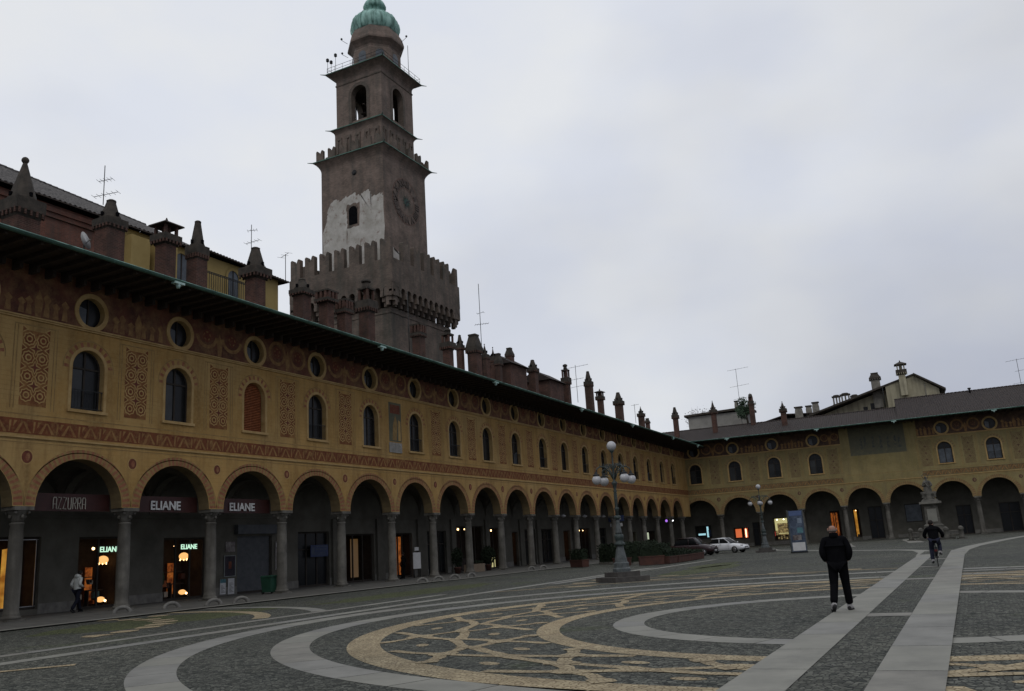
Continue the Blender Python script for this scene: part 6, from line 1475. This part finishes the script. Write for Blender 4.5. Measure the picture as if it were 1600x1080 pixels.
# ================================================================== CARS
def car(label, x, y, rz, paint, Ln, W, H, suv=False):
    t = thing('parked_car', label, 'car', (x, y, 0), rz)      # +x is forward
    hl = Ln / 2
    def loft(secs, m, name, parent, sm=True):
        b = MB(); vs = []; n = None
        for (xx, hw_, zb, zt, rr) in secs:
            pts = [(-hw_ + rr, zb), (hw_ - rr, zb), (hw_, zb + rr), (hw_, (zb + zt) / 2), (hw_ * .985, zt - rr), (hw_ - rr * 1.3, zt), (0, zt + .02), (-hw_ + rr * 1.3, zt), (-hw_ * .985, zt - rr), (-hw_, (zb + zt) / 2), (-hw_, zb + rr)]
            n = len(pts); vs += [(xx, a, c) for a, c in pts]
        fs = [(j * n + k, j * n + (k + 1) % n, (j + 1) * n + (k + 1) % n, (j + 1) * n + k) for j in range(len(secs) - 1) for k in range(n)]
        fs += [tuple(range(n)), tuple(range((len(secs) - 1) * n, len(secs) * n))[::-1]]
        b.mesh(vs, fs, m, sm); o = b.build(name, parent, recalc=True)
        return o
    w = W / 2; bz = .28; bel = H * (.66 if not suv else .62); hood = H * (.60 if not suv else .62)
    loft([(-hl, w * .80, bz + .12, bel * .9, .06), (-hl + .12, w * .93, bz + .02, bel * .98, .08), (-hl + .6, w, bz - .04, bel, .1), (-.3, w, bz - .06, bel, .1), (hl - 1.45, w, bz - .05, bel * .985, .1), (hl - .9, w * .99, bz - .04, hood * .98, .1), (hl - .35, w * .94, bz, hood * .86, .1), (hl - .08, w * .84, bz + .06, hood * .74, .08), (hl, w * .7, bz + .14, hood * .62, .05)], paint, 'body', t)
    rl_ = -hl + (.35 if suv else .75)
    gz0, gz1 = bel - .04, H
    cab = [(rl_, w * .86, gz0, gz0 + .05, .02), (rl_ + (.25 if suv else .55), w * .74, gz0, gz1 - .03, .1), (-.2, w * .74, gz0, gz1, .1), (.25, w * .74, gz0, gz1 - .04, .1), (hl - 1.25, w * .84, gz0, gz0 + .04, .02)]
    loft(cab, GLASS, 'windows', t)
    loft([(rl_ + (.28 if suv else .6), w * .68, gz1 - .05, gz1 - .0, .02), (-.2, w * .70, gz1 - .05, gz1 + .03, .02), (.22, w * .68, gz1 - .07, gz1 - .01, .02)], paint, 'roof', t)
    for sy in (-1, 1):
        b = MB(); b.tube([(hl - 1.3, sy * w * .83, gz0 + .03), (.25, sy * w * .72, gz1 - .05)], .035, paint, 6); b.tube([(.25, sy * w * .72, gz1 - .03), (rl_ + .4, sy * w * .72, gz1 - .03)], .035, paint, 6); b.tube([(-.25, sy * w * .86, gz0), (-.25, sy * w * .73, gz1 - .04)], .03, paint, 6); b.build('pillars', t)
        for sx, xx in ((1, hl - .85), (-1, -hl + .8)):
            b = MB(); M = Matrix.Translation((xx, sy * (w - .1), .32)) @ Matrix.Rotation(PI / 2, 4, 'X')
            q = MB(); q.lathe(0, 0, [(.20, -.1), (.30, -.1), (.32, -.06), (.32, .06), (.30, .1), (.20, .1)], RUB, 20); 
            q.v = [tuple(M @ Vector(v)) for v in q.v]; wo = q.build('wheel', t)
            q = MB(); q.lathe(0, 0, [(.05, -.115), (.19, -.105), (.2, -.1), (.2, .1), (.19, .105), (.05, .115)], CHROME, 14); q.v = [tuple(M @ Vector(v)) for v in q.v]; q.build('rim', wo)
        b = MB(); b.ball((hl - .2, sy * w * .66, hood * .80), .13, CHROME, 10, 6, (1.1, 1.2, .55)); b.build('headlight', t)
        b = MB(); b.ball((-hl + .08, sy * w * .7, bel * .86), .12, REDG if False else mat('tail_light', (.25, .02, .02)), 10, 6, (.5, 1.2, .8)); b.build('tail_light', t)
        b = MB(); b.ball((hl - 1.35, sy * (w + .08), bel + .06), .09, paint, 8, 6, (.6, 1, .7)); b.build('mirror', t)
        b = MB()
        for xx in (-.25, hl - 1.45): b.box(xx - .006, xx + .006, sy * w - .006, sy * w + .006, bz + .1, bel - .15, RUB)
        b.box(-.15, .02, sy * (w + .004) - .01, sy * (w + .004) + .012, bel - .14, bel - .1, CHROME); b.build('door_handle', t)
    b = MB(); b.box(hl - .09, hl + .015, -.34, .34, hood * .5, hood * .66, IRON); b.build('grille', t)
    b = MB(); b.box(hl - .02, hl + .02, -.5, .5, .26, .38, IRON); b.build('bumper_intake', t)
    b = MB(); b.box(hl + .016, hl + .026, -.26, .26, .40, .50, WHITE); b.build('number_plate', t)
    return t
car('white car parked with its nose to the right, behind the maroon car', -21.3, 86.3, R(-14), WCAR, 4.4, 1.75, 1.42)
car('dark maroon car parked in front of the white one beside the hedge', -22.75, 80.6, R(-8), MCAR, 4.1, 1.72, 1.62, True)

# ================================================================== PEOPLE
def weld_into(o, mb, mi_map):
    """add small shaped details to a body so that it stays one mesh"""
    b = bmesh.new(); b.from_mesh(o.data)
    vs = [b.verts.new(v) for v in mb.v]
    for f, m, s_ in zip(mb.f, mb.m, mb.sm):
        try: fa = b.faces.new([vs[i] for i in f]); fa.material_index = mi_map[mb.mats[m].name]; fa.smooth = s_
        except ValueError: pass
    b.to_mesh(o.data); b.free()
def person(label, loc, rz, J, jacket, trousers, shoes, hairm=None, bald=False, hem=.86, hoodie=False, group=None, cap=None, jw=1.0):
    t = thing('person', label, 'person', loc, rz, group)
    V = lambda k: Vector(J[k])
    names = ['pelvis', 'waist', 'chest', 'shoulders', 'neck', 'jaw', 'head', 'crown']
    vs = [V('pelvis'), V('pelvis').lerp(V('chest'), .45), V('chest'), V('chest').lerp(V('neck'), .7), V('neck'), V('head') + (V('neck') - V('head')) * .42, V('head'), V('head') + (V('head') - V('neck')).normalized() * .075]
    rr = [(.155, .115), (.14, .105), (.165, .115), (.13, .09), .058, .068, (.080, .095), (.062, .07)]
    ed = [(i, i + 1) for i in range(7)]
    for s in 'LR':
        i = len(vs); sh_, el, wr, ha = V('sh' + s), V('el' + s), V('wr' + s), V('ha' + s)
        vs += [sh_, el, wr, ha]; rr += [.062, .047, .032, .03]; ed += [(3, i), (i, i + 1), (i + 1, i + 2), (i + 2, i + 3)]
        d = (ha - wr).normalized(); sd = d.cross(Vector((0, 0, 1))); sd = sd.normalized() if sd.length > .1 else Vector((1, 0, 0))
        for q, (off, ln_) in enumerate(((-.028, .055), (-.01, .07), (.01, .066), (.028, .05))):
            j = len(vs); vs += [ha + sd * off + d * .035, ha + sd * off * 1.1 + d * (.035 + ln_) + Vector((0, .012, -.015))]; rr += [.011, .009]; ed += [(i + 3, j), (j, j + 1)]
        j = len(vs); vs += [ha + sd * .045 + Vector((0, .01, 0)), ha + sd * .06 + d * .04]; rr += [.012, .01]; ed += [(i + 3, j), (j, j + 1)]
    for s in 'LR':
        i = len(vs); vs += [V('hip' + s), V('hip' + s).lerp(V('kn' + s), .5), V('kn' + s), V('kn' + s).lerp(V('an' + s), .4), V('an' + s), V('to' + s)]
        rr += [.095, .082, .058, .056, .04, (.045, .03)]; ed += [(0, i), (i, i + 1), (i + 1, i + 2), (i + 2, i + 3), (i + 3, i + 4), (i + 4, i + 5)]
    nk = V('neck'); hd_ = V('head')
    def mf(c):
        if c.z > nk.z + .03: return 0
        if (c - V('haL')).length < .13 or (c - V('haR')).length < .13: return 0
        return 1 if c.z < V('pelvis').z + .05 and not (abs(c.x) > .2 and c.z > .6) else 2
    bo = skin_mesh([tuple(v) for v in vs], ed, rr, 'body', [SKIN, trousers, jacket, hairm or HAIR, SOLE], t, 2, 0, mf)
    f = MB(); fwd = (hd_ - nk); fy = Vector((0, 1, 0))
    for sx in (-1, 1):
        f.ball(tuple(hd_ + Vector((sx * .084, 0, -.005))), .028, SKIN, 8, 6, (.45, .8, 1.15)); f.ball(tuple(hd_ + Vector((sx * .032, .088, .008))), .012, SOLE, 8, 6, (1.2, .6, .8))
    f.mesh([tuple(hd_ + Vector(p)) for p in ((0, .09, .012), (-.018, .088, -.035), (.018, .088, -.035), (0, .122, -.032))], [(0, 1, 3), (0, 3, 2), (1, 2, 3), (0, 2, 1)], SKIN)
    f.ball(tuple(hd_ + Vector((0, .083, -.058))), .022, mat('lips', (.3, .12, .1)), 8, 5, (1.1, .5, .3)); f.ball(tuple(hd_ + Vector((0, .055, -.09))), .035, SKIN, 8, 6, (1, .9, .7))
    weld_into(bo, f, {'skin': 0, 'shoe_sole': 4, 'lips': 4})
    # jacket
    jv = [V('pelvis') + Vector((0, 0, hem - V('pelvis').z)), V('pelvis').lerp(V('chest'), .5), V('chest'), V('chest').lerp(V('neck'), .62), V('neck') + Vector((0, -.01, -.035))]
    jr = [(.175 * jw, .14), (.186 * jw, .145), (.192 * jw, .145), (.165 * jw, .12), (.09, .085)]; je = [(0, 1), (1, 2), (2, 3), (3, 4)]
    for s in 'LR':
        i = len(jv); jv += [V('sh' + s), V('sh' + s).lerp(V('el' + s), .5), V('el' + s), V('el' + s).lerp(V('wr' + s), .55), V('wr' + s)]; jr += [.084, .080, .074, .066, .055]; je += [(3, i), (i, i + 1), (i + 1, i + 2), (i + 2, i + 3), (i + 3, i + 4)]
    jo = skin_mesh([tuple(v) for v in jv], je, jr, 'jacket', jacket, t, 2, 1)
    b = MB(); c = V('neck'); b.lathe(c.x, c.y, [(.10, c.z - .05), (.088, c.z), (.08, c.z + .045), (.07, c.z + .045), (.075, c.z - .02)], jacket, 14); b.build('collar', jo)
    if hoodie: b = MB(); b.ball((c.x, c.y - .10, c.z - .0), .115, jacket, 14, 10, (1.15, .9, .8)); b.build('hood', jo)
    # trousers
    tv = [V('pelvis') + Vector((0, 0, .03))]; tr = [(.17, .135)]; te = []
    for s in 'LR':
        i = len(tv); a = V('an' + s) + Vector((0, -.01, .015)); tv += [V('hip' + s), V('hip' + s).lerp(V('kn' + s), .5), V('kn' + s), V('kn' + s).lerp(a, .5), a]; tr += [.115, .102, .085, .08, .078]; te += [(0, i), (i, i + 1), (i + 1, i + 2), (i + 2, i + 3), (i + 3, i + 4)]
    skin_mesh([tuple(v) for v in tv], te, tr, 'trousers', trousers, t, 2, 0)
    for s in 'LR':
        a, b_ = V('an' + s), V('to' + s); d = b_ - a; d = Vector((d.x, d.y, d.z + .03)); dn = d.normalized()
        so = skin_mesh([tuple(a - dn * .05 + Vector((0, 0, -.01))), tuple(a + Vector((0, 0, -.02))), tuple(a.lerp(b_, .55) + Vector((0, 0, -.005))), tuple(b_)], [(0, 1), (1, 2), (2, 3)], [(.045, .045), (.05, .055), (.052, .042), (.042, .03)], 'shoe', shoes, t, 2, 1)
        b = MB(); P = [a - dn * .08 + Vector((0, 0, -.055)), a.lerp(b_, .55) + Vector((0, 0, -.045)), b_ + dn * .03 + Vector((0, 0, -.03))]; b.tube(P, [.04, .048, .035], SOLE, 8); b.build('sole', so)
    if not bald:
        b = MB(); b.ball(tuple(hd_ + Vector((0, -.018, .028))), .104, hairm or HAIR, 16, 12, (.92, 1.0, .95)); b.build('hair', t)
    else:
        b = MB()
        b.ball(tuple(hd_ + Vector((0, -.02, -.03))), .09, mat('grey_fringe', (.16, .12, .10), c2=(.12, .09, .075)), 16, 10, (1.0, .95, .42)); b.build('hair', t)
    return t
J = dict(pelvis=(0, 0, .93), chest=(0, .0, 1.22), neck=(0, .01, 1.46), head=(-.01, .02, 1.575),
         shL=(-.185, 0, 1.385), elL=(-.262, -.06, 1.12), wrL=(-.2, .05, .95), haL=(-.13, .06, .92), shR=(.185, 0, 1.385), elR=(.265, -.05, 1.12), wrR=(.2, .05, .96), haR=(.13, .06, .93),
         hipL=(-.09, 0, .88), knL=(-.115, -.03, .49), anL=(-.15, -.24, .14), toL=(-.19, -.08, .035), hipR=(.09, 0, .88), knR=(.10, .13, .49), anR=(.12, .17, .085), toR=(.15, .32, .035))
person('bald person in black jacket and trousers walking away, hands in pockets, on the paved path', (-2.47, 18.9, .03), R(4), J, BLACK, BLACK, SHOE, bald=True, hem=.72, jw=1.10)
J2 = dict(pelvis=(0, 0, .98), chest=(0, -.0, 1.3), neck=(0, .06, 1.56), head=(.0, .13, 1.67),
          shL=(-.18, .02, 1.47), elL=(-.26, -.10, 1.2), wrL=(-.22, .12, 1.05), haL=(-.2, .19, 1.03), shR=(.18, .02, 1.47), elR=(.26, -.14, 1.22), wrR=(.2, .1, 1.1), haR=(.18, .17, 1.08),
          hipL=(-.09, 0, .93), knL=(-.1, .2, .52), anL=(-.1, .3, .09), toL=(-.1, .45, .05), hipR=(.09, 0, .93), knR=(.1, -.08, .52), anR=(.1, -.34, .14), toR=(.1, -.2, .04))
person('person in pale hooded jacket and dark trousers striding right along the left arcade', (-35.7, 26.9, .05), R(8), J2, HOOD, NAVY, BLACK, hoodie=True, hem=.95)
J3 = dict(J2); J3.update(head=(0, .02, 1.69), neck=(0, 0, 1.57), knL=(-.1, .06, .52), anL=(-.1, .04, .09), toL=(-.12, .2, .04), knR=(.1, .04, .52), anR=(.1, 0, .09), toR=(.12, .16, .04))
person('person in a long black coat standing left of the white menu board', (-35.9, 52.8, .05), R(100), J3, BLACK, BLACK, BLACK, hem=.7)
# cyclist and bicycle
J4 = dict(pelvis=(0, -.02, 1.0), chest=(0, .10, 1.27), neck=(-.02, .19, 1.47), head=(-.03, .22, 1.575),
          shL=(-.2, .14, 1.385), elL=(-.33, .22, 1.13), wrL=(-.28, .40, 1.04), haL=(-.26, .47, 1.035), shR=(.19, .14, 1.385), elR=(.33, .20, 1.14), wrR=(.29, .40, 1.04), haR=(.27, .47, 1.035),
          hipL=(-.09, 0, .95), knL=(-.14, .28, .62), anL=(-.15, .08, .2), toL=(-.17, .22, .16), hipR=(.09, 0, .95), knR=(.15, .36, .80), anR=(.15, .14, .50), toR=(.17, .29, .46))
cyx, cyy, crz = -1.3, 37.45, R(2)
person('person in black jacket and jeans riding a bicycle away along the paved path', (cyx, cyy, .03), crz, J4, BLACK, JEAN, SHOE, hem=.93, jw=1.08)
bk = thing('bicycle', 'black city bicycle ridden away along the paved path', 'bicycle', (cyx, cyy, .03), crz)
for yy in (-.38, .68):
    R_ = .33; P = [(0, yy + R_ * math.cos(2 * PI * i / 28), R_ + .0 + R_ * math.sin(2 * PI * i / 28)) for i in range(29)]
    b = MB(); b.tube(P, .018, RUB, 6); w_ = b.build('wheel', bk)
    P = [(0, yy + (R_ - .025) * math.cos(2 * PI * i / 28), R_ + (R_ - .025) * math.sin(2 * PI * i / 28)) for i in range(29)]
    b = MB(); b.tube(P, .010, CHROME, 5)
    for i in range(14): a = 2 * PI * i / 14; b.tube([(.02 * (-1) ** i, yy, R_), (0, yy + (R_ - .03) * math.cos(a), R_ + (R_ - .03) * math.sin(a))], .002, CHROME, 3)
    b.build('rim', w_)
    P = [(0, yy + (R_ + .035) * math.cos(a), R_ + (R_ + .035) * math.sin(a)) for a in [R(10 + 16 * i) for i in range(11)]]; b = MB(); b.tube(P, .022, BLACK, 5); b.build('mudguard', bk)
b = MB()
for p, q in (((0, -.18, .88), (0, .02, .28)), ((0, -.16, .82), (0, .50, .80)), ((0, .02, .28), (0, .52, .72)), ((.04, -.38, .33), (.03, .02, .28)), ((-.04, -.38, .33), (-.03, .02, .28)), ((.04, -.38, .33), (0, -.17, .82)), ((-.04, -.38, .33), (0, -.17, .82)), ((0, .50, .95), (0, .54, .68)), ((.05, .54, .68), (.05, .68, .33)), ((-.05, .54, .68), (-.05, .68, .33))): b.tube([p, q], .016, IRON, 6)
b.build('frame', bk)
b = MB(); b.tube([(-.29, .42, 1.0), (-.25, .50, 1.02), (-.1, .54, 1.0), (0, .52, .98), (.1, .54, 1.0), (.25, .50, 1.02), (.29, .42, 1.0)], .013, CHROME, 6); b.tube([(0, .52, .98), (0, .51, .92)], .014, CHROME, 6); b.build('handlebar', bk)
b = MB(); b.ball((0, -.2, .91), .12, BLACK, 12, 8, (.8, 1.1, .35)); b.build('saddle', bk)
b = MB(); b.tube([(-.16, .10, .17), (-.06, .10, .17), (-.04, .02, .28), (.04, .02, .28), (.06, .12, .42), (.18, .14, .45)], .011, CHROME, 5); b.build('crank', bk)
b = MB(); b.box(-.05, .05, -.78, -.76, .55, .62, mat('reflector', (.10, .015, .015))); b.tube([(0, -.5, .66), (0, -.77, .6)], .01, IRON, 4); b.build('rear_reflector', bk)

# ================================================================== AERIALS, DISH, TREES
def antenna(label, x, y, z0, z1, bars, mm=IRON, cat='antenna'):
    t = thing('tv_antenna', label, cat, (x, y, z0), 0); H = z1 - z0
    b = MB(); b.tube([(0, 0, 0), (0, 0, H)], .028, mm, 5); b.build('mast', t)
    for (f, ln_, az, nel) in bars:
        z = H * f; d = Vector((math.cos(az), math.sin(az), .12)); b = MB(); b.tube([d * -ln_ * .4 + Vector((0, 0, z)), d * ln_ * .6 + Vector((0, 0, z))], .018, mm, 4)
        pz = Vector((-math.sin(az), math.cos(az), 0))
        for k in range(nel):
            c = d * (-ln_ * .4 + ln_ * k / max(1, nel - 1)) + Vector((0, 0, z)); b.tube([c - pz * .3, c + pz * .3], .011, mm, 4)
        b.build('aerial_rods', t)
antenna('tall thin antenna mast above the red brick house roof', -45.8, 34.95, 24.5, 26.0 + 1.2, [(.62, .9, .4, 5), (.25, 1.6, .4, 6)])
antenna('thin antenna above the yellow house roof', -46, 48.3, 24.2, 27.4, [(.85, .7, .6, 4), (.55, 1.2, .2, 5)])
antenna('small antenna with a long boom just left of the tower battlements', -44, 49.9, 22.8, 25.0, [(.98, 1.9, 2.6, 3)])
antenna('tall antenna mast standing right of the battlements', -36, 66.3, 16.5, 25.1, [(.56, 1.2, .7, 6), (.68, .6, .2, 2)])
antenna('thin antenna in front of the castle wall of the tower', -36, 54.7, 16.2, 21.6, [(.62, 1.2, .5, 5)])
antenna('antenna with wide rods between the far chimneys of the left palace', -36, 87.7, 16.8, 21.0, [(.95, 2.3, .35, 6), (.62, 1.3, .4, 5), (.42, 1.5, .35, 3)])
antenna('small antenna at the far end of the left palace roof', -36.5, 108.1, 16.6, 19.1, [(.95, .9, .5, 4)])
antenna('small low antenna beside the farthest chimney of the left palace', -37, 112.5, 16.4, 18.5, [(.9, .8, .3, 3), (.5, 1, .3, 3)])
ca_, sa_ = math.cos(RA), math.sin(RA)
def RW(t_, off, z): return (-33.394 + t_ * ca_ - off * sa_, 118.15 + t_ * sa_ + off * ca_, z)
antenna('tall antenna with three booms over the middle of the far wing', *RW(7.4, 6, 0)[:2], 16.5, 24.9, [(.99, 2.9, .35, 7), (.70, 2.6, .35, 6), (.48, 1.8, .35, 4)])
antenna('antenna with several booms at the right edge over the far wing', *RW(42.7, 8, 0)[:2], 17.5, 21.7, [(.97, 3.2, .3, 8), (.62, .9, .3, 3), (.25, 2.2, .3, 3)])
ds = thing('satellite_dish', 'small pale oval satellite dish on the eave of the left palace', 'satellite dish', (-34.4, 25.35, 15.75), 0)
b = MB(); M = Matrix.Rotation(R(26), 4, 'Z') @ Matrix.Rotation(R(76), 4, 'Y'); q = MB(); q.lathe(0, 0, [(.42, .09), (.36, .05), (.2, .01), (.02, 0), (.02, -.015), (.2, -.005), (.37, .035), (.43, .085)], mat('dish_white', (.45, .45, .44)), 20)
q.v = [tuple(Vector((0, 0, .95)) + (M @ Vector(v))) for v in q.v]; q.build('dish', ds)
b = MB(); b.tube([(0, 0, -.6), (0, 0, .9)], .03, IRON, 6); b.build('mast', ds); b = MB(); b.tube([(0, 0, .75), (.45, -.08, .85)], .015, IRON, 5); b.ball((.47, -.08, .87), .05, CHP, 8, 6); b.build('receiver', ds)
def tree(name, label, loc, h, r, n, m, bare=False):
    t = thing(name, label, 'tree', loc); b = MB(); random.seed(int(loc[0] * 10) + 99)
    b.tube([(0, 0, 0), (.1, 0, h * .4), (0, .1, h * .7)], [.2, .14, .08], TWIG, 8)
    tips = []
    for i in range(16 if bare else 9):
        a = random.uniform(0, 2 * PI); e_ = random.uniform(.4, 1.3); z = h * random.uniform(.4, .7); p0 = Vector((0, 0, z)); d = Vector((math.cos(a) * math.cos(e_), math.sin(a) * math.cos(e_), math.sin(e_)))
        p1 = p0 + d * r * .6; p2 = p1 + (d + Vector((random.uniform(-.4, .4), random.uniform(-.4, .4), .2))) * r * .5; b.tube([p0, p1, p2], [.06, .035, .012], TWIG, 5); tips += [p1, p2]
        if bare:
            for _ in range(9): q = p1.lerp(p2, random.random()); b.tube([q, q + Vector((random.gauss(0, 1), random.gauss(0, 1), random.gauss(.6, .7))).normalized() * r * random.uniform(.25, .5)], [.02, .006], TWIG, 3)
    b.build('trunk', t)
    b = MB()
    for p in tips: foliage(b, p.x, p.y, p.z, r * .42, r * .42, r * .34, n // len(tips), .11, m, .1)
    b.build('crown', t)
tree('roof_garden_tree', 'round dark green tree beside the lantern chimney over the far wing', (*RW(7.9, 7.5, 0)[:2], 15.5), 4.6, 1.6, 2400, LEAFG)
tree('bare_tree', 'nearly leafless tree behind the far wing, left of the low white house', (*RW(-1.0, 18, 0)[:2], 14.5), 6.2, 2.4, 250, TWIG, True)
